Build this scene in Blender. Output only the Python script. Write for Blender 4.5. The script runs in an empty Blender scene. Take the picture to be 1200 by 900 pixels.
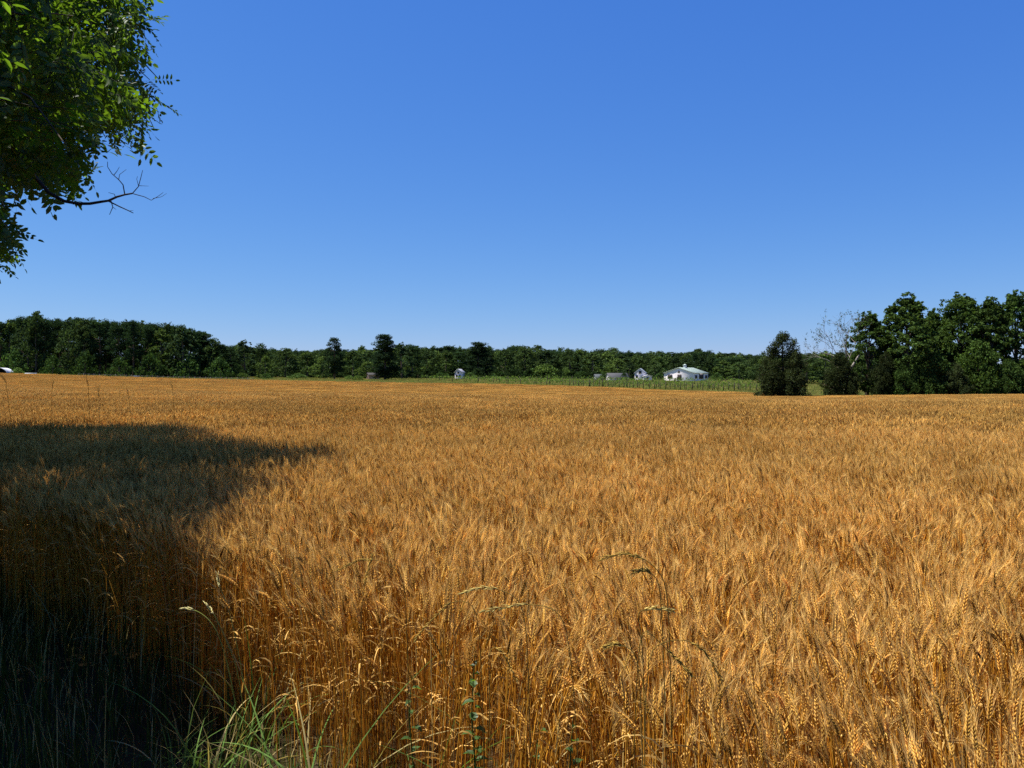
import bpy, math, random
import numpy as np
from mathutils import Vector, Matrix, Quaternion

# ------------------------------------------------------------------ camera, sky, sun, exposure
scene = bpy.context.scene
COL = scene.collection
EYE = 1.65
FPX = 933.0                      # focal length in photo pixels (1200 wide)
HOR = 443.0                      # horizon row
cam_d = bpy.data.cameras.new('camera')
cam_d.sensor_width = 36.0
cam_d.lens = FPX / 1200 * 36.0
cam_d.clip_start = 0.05
cam_d.clip_end = 9000
cam = bpy.data.objects.new('camera', cam_d)
cam.location = (0, 0, EYE)
cam.rotation_euler = (math.radians(90) - math.atan(7.0 / FPX), 0, 0)
COL.objects.link(cam)
scene.camera = cam

SUN_AZ = math.radians(-80)       # from +Y towards -X
SUN_EL = math.radians(67)
SDIR = np.array([math.sin(SUN_AZ) * math.cos(SUN_EL), math.cos(SUN_AZ) * math.cos(SUN_EL), math.sin(SUN_EL)])
world = bpy.data.worlds.new('World')
scene.world = world
world.use_nodes = True
wn = world.node_tree.nodes; wl = world.node_tree.links
wn.clear()
w_out = wn.new('ShaderNodeOutputWorld'); w_bg = wn.new('ShaderNodeBackground'); w_sky = wn.new('ShaderNodeTexSky')
w_sky.sky_type = 'NISHITA'; w_sky.sun_disc = False
w_sky.sun_elevation = SUN_EL; w_sky.sun_rotation = SUN_AZ
w_sky.altitude = 0; w_sky.air_density = 1.0; w_sky.dust_density = 0.0; w_sky.ozone_density = 4.0
SKY = 0.05
w_bg.inputs['Strength'].default_value = SKY
# deep early-summer blue: per-channel response of the clear sky
sp_ = wn.new('ShaderNodeSeparateColor'); cb_ = wn.new('ShaderNodeCombineColor')
wl.new(w_sky.outputs[0], sp_.inputs[0])
for ch_, (gain_, pw_) in enumerate(((0.60, 1.13), (0.665, 0.82), (0.90, 0.41))):
    m0 = wn.new('ShaderNodeMath'); m0.operation = 'MULTIPLY'; m0.inputs[1].default_value = 0.10
    m1 = wn.new('ShaderNodeMath'); m1.operation = 'POWER'; m1.inputs[1].default_value = pw_
    m2 = wn.new('ShaderNodeMath'); m2.operation = 'MULTIPLY'; m2.inputs[1].default_value = gain_ / 0.10
    wl.new(sp_.outputs[ch_], m0.inputs[0]); wl.new(m0.outputs[0], m1.inputs[0]); wl.new(m1.outputs[0], m2.inputs[0]); wl.new(m2.outputs[0], cb_.inputs[ch_])
wl.new(cb_.outputs[0], w_bg.inputs['Color']); wl.new(w_bg.outputs[0], w_out.inputs['Surface'])
sun_d = bpy.data.lights.new('sun', 'SUN')
sun_d.energy = 5.0; sun_d.angle = math.radians(0.53); sun_d.color = (1.0, 0.95, 0.90)
sun = bpy.data.objects.new('sun', sun_d)
sun.rotation_euler = Vector(SDIR).to_track_quat('Z', 'Y').to_euler()
sun.location = (-20, 0, 40)
COL.objects.link(sun)
vs = scene.view_settings
vs.view_transform = 'Standard'; vs.look = 'None'; vs.gamma = 1.0; vs.use_curve_mapping = False
vs.exposure = 1.12
scene.cycles.max_bounces = 6; scene.cycles.diffuse_bounces = 4; scene.cycles.glossy_bounces = 2
scene.cycles.transmission_bounces = 4; scene.cycles.transparent_max_bounces = 4; scene.cycles.volume_bounces = 0
scene.cycles.use_denoising = False

R = np.random.default_rng(7)
random.seed(7)

# ------------------------------------------------------------------ helpers
def world_at(px, py, Y):
    """a point of the place seen at photo pixel (px,py), Y metres ahead"""
    return np.array([(px - 600) / FPX * Y, Y, EYE + (HOR - py) / FPX * Y])

class MB:
    """collects vertices, faces (tris and quads) and vertex colours for one mesh"""
    def __init__(s): s.V = []; s.Q = []; s.T = []; s.C = []; s.n = 0
    def add(s, V, Q=None, T=None, C=(0.5, 0.5, 0.5)):
        V = np.asarray(V, float).reshape(-1, 3)
        C = np.asarray(C, float)
        if C.ndim == 1: C = np.tile(C, (len(V), 1))
        s.V.append(V); s.C.append(C.reshape(-1, 3))
        if Q is not None and len(Q): s.Q.append(np.asarray(Q, int).reshape(-1, 4) + s.n)
        if T is not None and len(T): s.T.append(np.asarray(T, int).reshape(-1, 3) + s.n)
        s.n += len(V)
    def box(s, c, d, C=(0.5, 0.5, 0.5), rz=0.0):
        x, y, z = np.asarray(d) / 2.0
        V = np.array([[a, b, e] for a in (-x, x) for b in (-y, y) for e in (-z, z)])
        V = V @ rotz(rz).T + np.asarray(c)
        s.add(V, [[0, 1, 3, 2], [4, 6, 7, 5], [0, 4, 5, 1], [2, 3, 7, 6], [0, 2, 6, 4], [1, 5, 7, 3]], None, C)
    def tube(s, P, r, n=5, C=(0.5, 0.5, 0.5)):
        P = np.asarray(P, float); K = len(P); r = np.broadcast_to(np.asarray(r, float), (K,))
        D = np.gradient(P, axis=0); D /= np.linalg.norm(D, axis=1, keepdims=True) + 1e-9
        ref = np.array([0, 0, 1.0]) if abs(D[:, 2]).mean() < 0.8 else np.array([1.0, 0, 0])
        A = np.cross(D, ref); A /= np.linalg.norm(A, axis=1, keepdims=True) + 1e-9
        B = np.cross(D, A)
        th = np.arange(n) / n * 2 * np.pi
        V = P[:, None] + r[:, None, None] * (A[:, None] * np.cos(th)[None, :, None] + B[:, None] * np.sin(th)[None, :, None])
        i = np.arange(K - 1)[:, None] * n; j = np.arange(n)[None]; k = (np.arange(n)[None] + 1) % n
        Q = np.stack([i + j, i + k, i + n + k, i + n + j], -1)
        Cc = np.asarray(C, float)
        if Cc.ndim == 2: Cc = np.repeat(Cc, n, axis=0)
        s.add(V, Q, None, Cc)
    def mesh(s, name, mat):
        V = np.concatenate(s.V); C = np.concatenate(s.C)
        Q = np.concatenate(s.Q) if s.Q else np.zeros((0, 4), int)
        T = np.concatenate(s.T) if s.T else np.zeros((0, 3), int)
        me = bpy.data.meshes.new(name)
        me.vertices.add(len(V)); me.vertices.foreach_set('co', V.astype(np.float32).ravel())
        loops = np.concatenate([Q.ravel(), T.ravel()]).astype(np.int32)
        me.loops.add(len(loops)); me.loops.foreach_set('vertex_index', loops)
        me.polygons.add(len(Q) + len(T))
        st = np.concatenate([np.arange(len(Q)) * 4, len(Q) * 4 + np.arange(len(T)) * 3]).astype(np.int32)
        me.polygons.foreach_set('loop_start', st)
        a = me.color_attributes.new('Col', 'FLOAT_COLOR', 'POINT')
        a.data.foreach_set('color', np.concatenate([C, np.ones((len(C), 1))], 1).astype(np.float32).ravel())
        me.materials.append(mat)
        me.update(calc_edges=True)
        return me
    def obj(s, name, mat, parent=None, **kw):
        o = bpy.data.objects.new(name, s.mesh(name, mat))
        COL.objects.link(o)
        if parent is not None: o.parent = parent
        return tag(o, **kw)

def tag(o, label=None, cat=None, group=None, kind=None):
    if label: o['label'] = label
    if cat: o['category'] = cat
    if group: o['group'] = group
    if kind: o['kind'] = kind
    return o

def empty(name, loc, rz=0.0, **kw):
    o = bpy.data.objects.new(name, None); COL.objects.link(o)
    o.location = loc; o.rotation_euler = (0, 0, rz); o.empty_display_size = 0.3
    return tag(o, **kw)

def rotz(a):
    c, s = math.cos(a), math.sin(a)
    return np.array([[c, -s, 0], [s, c, 0], [0, 0, 1.0]])

def norm(v): return v / (np.linalg.norm(v, axis=-1, keepdims=True) + 1e-9)

def poly_in(px, py, poly):
    px = np.asarray(px); py = np.asarray(py); ins = np.zeros(px.shape, bool)
    n = len(poly)
    for i in range(n):
        x1, y1 = poly[i]; x2, y2 = poly[(i + 1) % n]
        c = ((y1 > py) != (y2 > py)) & (px < (x2 - x1) * (py - y1) / (y2 - y1 + 1e-12) + x1)
        ins ^= c
    return ins

# ------------------------------------------------------------------ materials
def mat_new(name):
    m = bpy.data.materials.new(name); m.use_nodes = True
    nt = m.node_tree; nt.nodes.clear()
    return m, nt, nt.nodes, nt.links

def leafy(name, trans=0.35, tcol=(1, 1, 1), rough=0.5, gloss=0.05, var=0.25, noise=None, nlo=0.8, nhi=1.15):
    """vertex coloured plant matter: diffuse + translucent + thin gloss, with per-instance variation"""
    m, nt, N, L = mat_new(name)
    out = N.new('ShaderNodeOutputMaterial')
    at = N.new('ShaderNodeAttribute'); at.attribute_name = 'Col'
    oi = N.new('ShaderNodeObjectInfo')
    mr = N.new('ShaderNodeMapRange'); mr.inputs['To Min'].default_value = 1 - var; mr.inputs['To Max'].default_value = 1 + var
    L.new(oi.outputs['Random'], mr.inputs['Value'])
    mul = N.new('ShaderNodeVectorMath'); mul.operation = 'SCALE'
    L.new(at.outputs['Color'], mul.inputs[0]); L.new(mr.outputs[0], mul.inputs['Scale'])
    col = mul.outputs[0]
    if noise:
        ge = N.new('ShaderNodeNewGeometry'); tx = N.new('ShaderNodeTexNoise')
        tx.inputs['Scale'].default_value = noise; tx.inputs['Detail'].default_value = 3
        L.new(ge.outputs['Position'], tx.inputs['Vector'])
        m2 = N.new('ShaderNodeMapRange'); m2.inputs['From Min'].default_value = 0.3; m2.inputs['From Max'].default_value = 0.7
        m2.inputs['To Min'].default_value = nlo; m2.inputs['To Max'].default_value = nhi
        L.new(tx.outputs['Fac'], m2.inputs['Value'])
        mu = N.new('ShaderNodeVectorMath'); mu.operation = 'SCALE'
        L.new(col, mu.inputs[0]); L.new(m2.outputs[0], mu.inputs['Scale']); col = mu.outputs[0]
    d = N.new('ShaderNodeBsdfDiffuse'); L.new(col, d.inputs['Color'])
    sh = d.outputs[0]
    if trans > 0:
        t = N.new('ShaderNodeBsdfTranslucent')
        tm = N.new('ShaderNodeVectorMath'); tm.operation = 'MULTIPLY'; tm.inputs[1].default_value = tcol
        L.new(col, tm.inputs[0]); L.new(tm.outputs[0], t.inputs['Color'])
        mx = N.new('ShaderNodeMixShader'); mx.inputs[0].default_value = trans
        L.new(sh, mx.inputs[1]); L.new(t.outputs[0], mx.inputs[2]); sh = mx.outputs[0]
    if gloss > 0:
        g = N.new('ShaderNodeBsdfGlossy'); g.inputs['Roughness'].default_value = rough
        g.inputs['Color'].default_value = (1, 1, 1, 1)
        mg = N.new('ShaderNodeMixShader'); mg.inputs[0].default_value = gloss
        L.new(sh, mg.inputs[1]); L.new(g.outputs[0], mg.inputs[2]); sh = mg.outputs[0]
    L.new(sh, out.inputs['Surface'])
    return m

def plain(name, rough=0.8, noise=None, amt=0.2, spec=0.3, bump=0.0):
    """vertex coloured solid matter with soft noise wear"""
    m, nt, N, L = mat_new(name)
    out = N.new('ShaderNodeOutputMaterial'); b = N.new('ShaderNodeBsdfPrincipled')
    b.inputs['Roughness'].default_value = rough; b.inputs['Specular IOR Level'].default_value = spec
    at = N.new('ShaderNodeAttribute'); at.attribute_name = 'Col'; col = at.outputs['Color']
    if noise:
        tc = N.new('ShaderNodeTexCoord'); tx = N.new('ShaderNodeTexNoise'); tx.inputs['Scale'].default_value = noise
        tx.inputs['Detail'].default_value = 5; L.new(tc.outputs['Object'], tx.inputs['Vector'])
        mr = N.new('ShaderNodeMapRange'); mr.inputs['From Min'].default_value = 0.25; mr.inputs['From Max'].default_value = 0.75
        mr.inputs['To Min'].default_value = 1 - amt; mr.inputs['To Max'].default_value = 1 + amt
        L.new(tx.outputs['Fac'], mr.inputs['Value'])
        mu = N.new('ShaderNodeVectorMath'); mu.operation = 'SCALE'; L.new(col, mu.inputs[0]); L.new(mr.outputs[0], mu.inputs['Scale'])
        col = mu.outputs[0]
        if bump:
            bp = N.new('ShaderNodeBump'); bp.inputs['Strength'].default_value = bump
            L.new(tx.outputs['Fac'], bp.inputs['Height']); L.new(bp.outputs[0], b.inputs['Normal'])
    L.new(col, b.inputs['Base Color']); L.new(b.outputs[0], out.inputs['Surface'])
    return m

M_wheat = leafy('dry_wheat', trans=0.30, tcol=(1.0, 0.82, 0.5), rough=0.4, gloss=0.0, var=0.08, noise=0.22, nlo=0.80, nhi=1.15)
M_grass = leafy('green_grass', trans=0.35, tcol=(1.0, 1.0, 0.5), gloss=0.0, rough=0.4, var=0.2)
M_leaf = leafy('broad_leaf', trans=0.55, tcol=(2.1, 1.9, 0.5), gloss=0.015, rough=0.45, var=0.0)
M_far = leafy('tree_foliage', trans=0.28, tcol=(1.3, 1.3, 0.6), gloss=0.0, rough=0.5, var=0.22)
M_bark = plain('bark', 0.9, 6.0, 0.4, 0.1, 0.4)
M_paint = plain('painted_boards', 0.7, 1.5, 0.06, 0.2)
M_roof = plain('roofing', 0.75, 0.8, 0.12, 0.08)
M_wood = plain('grey_wood', 0.95, 3.0, 0.25, 0.0)
M_ground = plain('ground_soil', 1.0, 0.9, 0.35, 0.0, 0.3)

# ------------------------------------------------------------------ terrain
KY = np.array([0, 25, 42, 62, 100, 150, 210, 350, 600, 1200, 4000.0])
KX = np.array([-500, 0, 200, 400, 600, 800, 1000, 1200, 1700.0])
KZ = np.array([
    [0, 0.02, 0.3, -0.35, -0.1, 0.8, 2.7, 5.2, 6.5, 7, 8],
    [0, 0, 0.21, -0.5, -0.3, 0.48, 2.15, 4.3, 5, 6, 8],
    [0, 0, 0.08, -0.9, -0.75, -0.33, 0.8, 2, 2.6, 4, 8],
    [0, 0, -0.07, -1.1, -1.18, -0.97, -0.1, 1.2, 1.7, 3, 8],
    [0, 0, -0.165, -1.3, -1.39, -1.45, -0.72, 0.9, 1.65, 3, 8],
    [0, 0, -0.31, -1.45, -1.82, -2.1, -1.75, 0.45, 1.65, 3, 8],
    [0, 0, -0.45, -1.4, -1.65, -2.05, -2.2, -0.2, 1.65, 3, 8],
    [0, 0, -0.45, -1.3, -1.47, -1.85, -1.8, 0, 1.65, 3, 8],
    [0, 0, -0.45, -1.25, -1.4, -1.6, -1.5, 0.2, 1.65, 3, 8]])

def _h(X, Y):
    Yc = np.clip(Y, 0.5, 3999)
    px = np.clip(X / np.maximum(Yc, 6) * FPX + 600, -499, 1699)
    iy = np.clip(np.searchsorted(KY, Yc) - 1, 0, len(KY) - 2); ix = np.clip(np.searchsorted(KX, px) - 1, 0, len(KX) - 2)
    ty = (Yc - KY[iy]) / (KY[iy + 1] - KY[iy]); tx = (px - KX[ix]) / (KX[ix + 1] - KX[ix])
    return (KZ[ix, iy] * (1 - tx) + KZ[ix + 1, iy] * tx) * (1 - ty) + (KZ[ix, iy + 1] * (1 - tx) + KZ[ix + 1, iy + 1] * tx) * ty

def hgt(X, Y):
    X = np.asarray(X, float); Y = np.asarray(Y, float)
    acc = 0
    for f in (0.93, 0.965, 1.0, 1.035, 1.07): acc = acc + _h(X * f, Y * f)
    return acc / 5 + 0.03 * np.sin(X * 0.21 + 1) * np.sin(Y * 0.17) * np.clip(Y / 20, 0, 1)

def edge_far(px):
    return np.interp(px, [-500, 0, 200, 400, 560, 700, 850, 893, 905, 960, 1200, 1700],
                     [225, 215, 210, 210, 205, 197, 165, 150, 119, 117, 117, 117])

def in_field(X, Y, m=0.0):
    """True inside the wheat: beyond the near edge line and before the far edge"""
    px = X / np.maximum(Y, 1) * FPX + 600
    return (Y > 2.5 - 0.93 * X + m) & (Y < edge_far(px))

def graded(lo, hi, n, p): 
    t = np.linspace(-1, 1, n); return np.where(t < 0, -np.abs(t) ** p * abs(lo), np.abs(t) ** p * hi)
gx = graded(-2500, 2500, 221, 3.2); gy = np.concatenate([np.linspace(-120, -4, 12), np.linspace(0, 1, 230) ** 2.6 * 3900 - 2])
GX, GY = np.meshgrid(gx, gy); GZ = hgt(GX, GY)
GZ = GZ + 0.02 * R.standard_normal(GZ.shape) * (GY < 30)
fld = in_field(GX, GY)
gc = np.where(fld[..., None], np.array([0.045, 0.027, 0.012]), np.array([0.16, 0.17, 0.045]))
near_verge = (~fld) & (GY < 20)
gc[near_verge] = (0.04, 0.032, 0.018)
nx, ny = len(gx), len(gy)
ii = (np.arange(ny - 1)[:, None] * nx + np.arange(nx - 1)[None])
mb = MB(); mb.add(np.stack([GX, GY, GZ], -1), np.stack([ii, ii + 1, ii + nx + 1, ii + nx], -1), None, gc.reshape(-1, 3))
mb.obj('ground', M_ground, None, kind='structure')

# ------------------------------------------------------------------ scatter with geometry nodes
def scatter(name, P, rot, scl, idx, variants, mat, **kw):
    coll = bpy.data.collections.new(name + '_patches')
    for k, me in enumerate(variants):
        coll.objects.link(bpy.data.objects.new('%s_patch_%03d' % (name, k), me))
    me = bpy.data.meshes.new(name); n = len(P)
    me.vertices.add(n); me.vertices.foreach_set('co', np.asarray(P, np.float32).ravel())
    for nm, arr, ty in (('rot', rot, 'FLOAT_VECTOR'), ('scl', scl, 'FLOAT_VECTOR')):
        a = me.attributes.new(nm, ty, 'POINT'); a.data.foreach_set('vector', np.asarray(arr, np.float32).ravel())
    a = me.attributes.new('idx', 'INT', 'POINT'); a.data.foreach_set('value', np.asarray(idx, np.int32))
    me.materials.append(mat)
    o = bpy.data.objects.new(name, me); COL.objects.link(o)
    g = bpy.data.node_groups.new(name + '_nodes', 'GeometryNodeTree')
    g.interface.new_socket('Geometry', in_out='INPUT', socket_type='NodeSocketGeometry')
    g.interface.new_socket('Geometry', in_out='OUTPUT', socket_type='NodeSocketGeometry')
    N = g.nodes; L = g.links
    gi = N.new('NodeGroupInput'); go = N.new('NodeGroupOutput')
    ip = N.new('GeometryNodeInstanceOnPoints'); ci = N.new('GeometryNodeCollectionInfo')
    ci.inputs['Collection'].default_value = coll
    ci.inputs['Separate Children'].default_value = True; ci.inputs['Reset Children'].default_value = True
    ip.inputs['Pick Instance'].default_value = True
    def attr(nm, ty):
        a = N.new('GeometryNodeInputNamedAttribute'); a.data_type = ty; a.inputs['Name'].default_value = nm; return a.outputs['Attribute']
    L.new(gi.outputs[0], ip.inputs['Points']); L.new(ci.outputs[0], ip.inputs['Instance'])
    L.new(attr('idx', 'INT'), ip.inputs['Instance Index']); L.new(attr('rot', 'FLOAT_VECTOR'), ip.inputs['Rotation'])
    L.new(attr('scl', 'FLOAT_VECTOR'), ip.inputs['Scale']); L.new(ip.outputs[0], go.inputs[0])
    md = o.modifiers.new('scatter', 'NODES'); md.node_group = g
    return tag(o, **kw)

# ------------------------------------------------------------------ wheat
def colvar(rng, base, S, amt=0.2, hue=0.08):
    v = 1 + amt * rng.standard_normal((S, 1)).clip(-2, 2)
    k = hue * rng.standard_normal((S, 1)).clip(-2, 2)
    h = 1 + np.concatenate([-0.35 * k, 0.35 * k, 0.9 * k], 1)
    return np.clip(np.asarray(base)[None] * v * h, 0.004, 0.9)

C_STEM = (0.54, 0.252, 0.028); C_EAR = (0.56, 0.315, 0.062); C_AWN = (0.72, 0.465, 0.15); C_DRY = (0.58, 0.35, 0.10)

def wheat_plants(mb, rng, base, H, lean, nod, lod, L=None, fat=1.0):
    S = len(base); H = np.asarray(H)
    az = np.arctan2(lean[:, 1], lean[:, 0])
    ts = {0: [0, .35, .7, 1.0], 1: [0, .5, 1.0], 2: [0.25, 1.0], 3: [0.45, 1.0]}[lod]
    ts = np.array(ts)
    P = np.zeros((S, len(ts), 3)); P[:, :, :2] = base[:, None, :2] + lean[:, None] * (ts[None, :, None] ** 2)
    P[:, :, 2] = base[:, 2:3] + H[:, None] * ts[None]
    n = {0: 3, 1: 3, 2: 2, 3: 2}[lod]
    r = {0: 0.0017, 1: 0.0019, 2: 0.0035, 3: 0.006}[lod] * fat
    th = np.arange(n) / n * 2 * np.pi + rng.uniform(0, 6, (S, 1))
    ring = np.stack([np.cos(th), np.sin(th), np.zeros_like(th)], -1)          # S,n,3
    V = P[:, :, None] + ring[:, None] * r
    K = len(ts)
    cs = colvar(rng, C_STEM, S, 0.22, 0.06)
    ps = rng.random(S) < 0.08; cs[ps] = colvar(rng, (0.58, 0.40, 0.13), ps.sum(), 0.15, 0.05)
    Cc = np.repeat(cs, K * n, axis=0)
    b0 = (np.arange(S) * K * n)[:, None, None]
    i = (np.arange(K - 1) * n)[None, :, None]
    if n == 3:
        j = np.arange(3)[None, None]; k = (j + 1) % 3
        Q = np.stack([b0 + i + j, b0 + i + k, b0 + i + n + k, b0 + i + n + j], -1)
    else:
        Q = np.stack([b0 + i, b0 + i + 1, b0 + i + 3, b0 + i + 2], -1)
    mb.add(V.reshape(-1, 3), Q.reshape(-1, 4), None, Cc)
    # ears
    if L is None: L = rng.uniform(0.054, 0.088, S)
    L = L * (1.0 if lod < 3 else 1.15)
    KE = {0: 8, 1: 6, 2: 4, 3: 3}[lod]
    d0 = norm(np.stack([2 * lean[:, 0], 2 * lean[:, 1], H], -1))
    el0 = np.arcsin(np.clip(d0[:, 2], -1, 1))
    ang = el0[:, None] - nod[:, None] * np.linspace(0.2, 1, KE)[None]
    D = np.stack([np.cos(ang) * np.cos(az)[:, None], np.cos(ang) * np.sin(az)[:, None], np.sin(ang)], -1)
    steps = D * (L / (KE - 1))[:, None, None]
    E = P[:, -1][:, None] + np.concatenate([np.zeros((S, 1, 3)), np.cumsum(steps[:, :-1], 1)], 1)
    rv = norm(rng.standard_normal((S, 3)))
    sd = norm(np.cross(D, rv[:, None])); bd = np.cross(D, sd)
    ce = colvar(rng, C_EAR, S, 0.22, 0.07)
    dark = rng.random(S) < (0.22, 0.22, 0.07, 0.0)[lod]
    ce[dark] *= np.array([0.42, 0.37, 0.32])  # some ears coloured darker to imitate their shadow side
    pale = rng.random(S) < 0.10
    ce[pale] *= np.array([1.3, 1.35, 1.6])
    if lod == 0:
        NS = 15
        f = (np.arange(NS) + 0.3) / NS * (KE - 1); i0 = np.clip(f.astype(int), 0, KE - 2); w = (f - i0)[None, :, None]
        EP = E[:, i0] * (1 - w) + E[:, i0 + 1] * w
        DD = norm(D[:, i0] * (1 - w) + D[:, i0 + 1] * w); SS = sd[:, i0]; BB = bd[:, i0]
        sg = np.where(np.arange(NS) % 2, 1.0, -1.0)[None, :, None]
        tap = (1.0 - 0.45 * (np.arange(NS) / NS) ** 2)[None, :, None] * np.clip((np.arange(NS) + 2) / 4, 0, 1)[None, :, None]
        c = EP + SS * sg * 0.0027 * tap * fat
        ax = norm(DD + 0.34 * SS * sg)
        l2 = 0.0085 * tap * rng.uniform(0.85, 1.2, (S, NS, 1)); wd = 0.0022 * tap * fat; tk = 0.0033 * tap * fat
        sv = norm(np.cross(ax, BB))
        oc = np.stack([c - ax * l2, c + ax * l2 * 1.15, c + sv * wd, c - sv * wd, c + BB * tk, c - BB * tk], 2)   # S,NS,6,3
        b = (np.arange(S * NS) * 6)[:, None, None]
        tri = np.array([[0, 2, 4], [0, 4, 3], [0, 3, 5], [0, 5, 2], [1, 4, 2], [1, 3, 4], [1, 5, 3], [1, 2, 5]])[None]
        cc = ce[:, None, None] * np.array([0.88, 1.12, 1, 1, 1, 1])[None, None, :, None] * rng.uniform(0.85, 1.15, (S, NS, 1, 1))
        mb.add(oc.reshape(-1, 3), None, (b + tri).reshape(-1, 3), np.clip(cc, 0, .95).reshape(-1, 3))
        tips = np.repeat(c + ax * l2 * .8, 2, axis=1); NA = NS * 2; DD = np.repeat(DD, 2, axis=1); SS = np.repeat(SS, 2, axis=1); BB = np.repeat(BB, 2, axis=1); sg = np.repeat(sg, 2, axis=1)
    else:
        n = {1: 4, 2: 3, 3: 3}[lod]
        R0 = {1: 0.0055, 2: 0.0085, 3: 0.015}[lod] * fat
        prof = {1: np.array([.3, 1, .8, 1.05, .75, .25]), 2: np.array([.4, 1.05, .85, .2]), 3: np.array([.5, 1.1, .3])}[lod]
        th = np.arange(n) / n * 2 * np.pi
        ring = sd[:, :, None] * np.cos(th)[None, None, :, None] + bd[:, :, None] * np.sin(th)[None, None, :, None] * 0.75
        jit = rng.uniform(0.75, 1.3, (S, KE, n, 1))
        V = E[:, :, None] + ring * (R0 * prof)[None, :, None, None] * jit
        b0 = (np.arange(S) * KE * n)[:, None, None]; i = (np.arange(KE - 1) * n)[None, :, None]
        j = np.arange(n)[None, None]; k = (j + 1) % n
        Q = np.stack([b0 + i + j, b0 + i + k, b0 + i + n + k, b0 + i + n + j], -1)
        cc = ce[:, None, None] * rng.uniform(0.8, 1.2, (S, KE, n, 1))
        mb.add(V.reshape(-1, 3), Q.reshape(-1, 4), None, cc.reshape(-1, 3))
        NA = {1: 11, 2: 6, 3: 3}[lod]
        if NA:
            ia = np.linspace(1, KE - 1, NA).astype(int)
            sg = np.where(np.arange(NA) % 2, 1.0, -1.0)[None, :, None]
            DD = D[:, ia]; SS = sd[:, ia]; BB = bd[:, ia]; tips = E[:, ia] + SS * sg * R0 * 0.7
    if NA:
        al = rng.uniform(0.025, 0.06, (S, NA, 1))
        dr = norm(DD + SS * sg * rng.uniform(0.12, 0.4, (S, NA, 1)) + BB * rng.normal(0, 0.14, (S, NA, 1)))
        wv = norm(np.cross(dr, rng.standard_normal((S, NA, 3)))) * {0: 0.0005, 1: 0.0008, 2: 0.0021, 3: 0.0045}[lod]
        V = np.stack([tips - wv, tips + wv, tips + dr * al], 2)
        b = (np.arange(S * NA) * 3)[:, None]
        ca = np.repeat(colvar(rng, C_AWN, S, 0.15, 0.05), NA * 3, axis=0)
        mb.add(V.reshape(-1, 3), None, b + np.array([[0, 1, 2]]), ca)
    # dry leaves
    if lod <= 1:
        nl = int(S * (1.1 if lod == 0 else 0.6)); sel = rng.integers(0, S, nl)
        t = rng.uniform(0.25, 0.9, nl)
        p0 = np.zeros((nl, 3)); p0[:, :2] = base[sel, :2] + lean[sel] * (t[:, None] ** 2); p0[:, 2] = base[sel, 2] + H[sel] * t
        a = rng.uniform(0, 6.283, nl); up = rng.uniform(0.2, 1.2, nl); ll = rng.uniform(0.06, 0.17, nl)
        KL = 5; u = np.linspace(0, 1, KL)
        el = up[:, None] - u[None] * rng.uniform(0.6, 2.4, nl)[:, None]
        d = np.stack([np.cos(el) * np.cos(a)[:, None], np.cos(el) * np.sin(a)[:, None], np.sin(el)], -1)
        Pp = p0[:, None] + np.concatenate([np.zeros((nl, 1, 3)), np.cumsum(d[:, :-1], 1)], 1) * (ll / (KL - 1))[:, None, None]
        tw = rng.uniform(-1.5, 1.5, nl)[:, None] * u[None] + rng.uniform(0, 3, nl)[:, None]
        s0 = np.stack([-np.sin(a), np.cos(a), 0 * a], -1)[:, None]
        wv = s0 * np.cos(tw)[..., None] + np.cross(d, np.broadcast_to(s0, d.shape)) * np.sin(tw)[..., None]
        wd = (rng.uniform(0.0015, 0.0036, nl)[:, None] * (1 - u ** 2 * 0.9)[None])[..., None]
        V = np.stack([Pp - wv * wd, Pp + wv * wd], 2)
        b0 = (np.arange(nl) * KL * 2)[:, None]; i = (np.arange(KL - 1) * 2)[None]
        Q = np.stack([b0 + i, b0 + i + 1, b0 + i + 3, b0 + i + 2], -1)
        mb.add(V.reshape(-1, 3), Q.reshape(-1, 4), None, np.repeat(colvar(rng, C_DRY, nl, 0.25, 0.06), KL * 2, axis=0))

def wheat_patch(k, size, dens, lod, fat=1.0, messy=0.0):
    rng = np.random.default_rng(100 + k)
    S = int(size * size * dens)
    base = np.zeros((S, 3)); base[:, :2] = rng.uniform(-0.54, 0.54, (S, 2)) * size
    H = rng.normal(0.77, 0.045, S).clip(0.55, 0.88)
    low = rng.random(S) < 0.12; H[low] -= rng.uniform(0.08, 0.25, low.sum())
    am = np.abs(rng.normal(0, 0.085 + messy, S)) + 0.012
    az = rng.normal(math.pi, 1.0, S)
    wild = rng.random(S) < 0.07; am[wild] += rng.uniform(0.05, 0.2, wild.sum()); az[wild] = rng.uniform(0, 6.28, wild.sum())
    lean = np.stack([np.cos(az), np.sin(az)], -1) * am[:, None]
    nod = np.abs(rng.normal(0.2, 0.4, S)).clip(0, 1.9)
    mb = MB(); wheat_plants(mb, rng, base, H, lean, nod, lod, fat=fat)
    return mb.mesh('wheat_patch_%d' % k, M_wheat)

variants = []; V0 = list(range(0, 12)); V1 = list(range(12, 20)); V2 = list(range(20, 24)); V3 = list(range(24, 26))
for k in V0: variants.append(wheat_patch(k, 0.30, 780, 0, messy=0.03 if k > 8 else 0.0))
for k in V1: variants.append(wheat_patch(k, 1.0, 500, 1))
for k in V2: variants.append(wheat_patch(k, 2.0, 300, 2))
for k in V3: variants.append(wheat_patch(k, 4.0, 220, 3))

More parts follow.
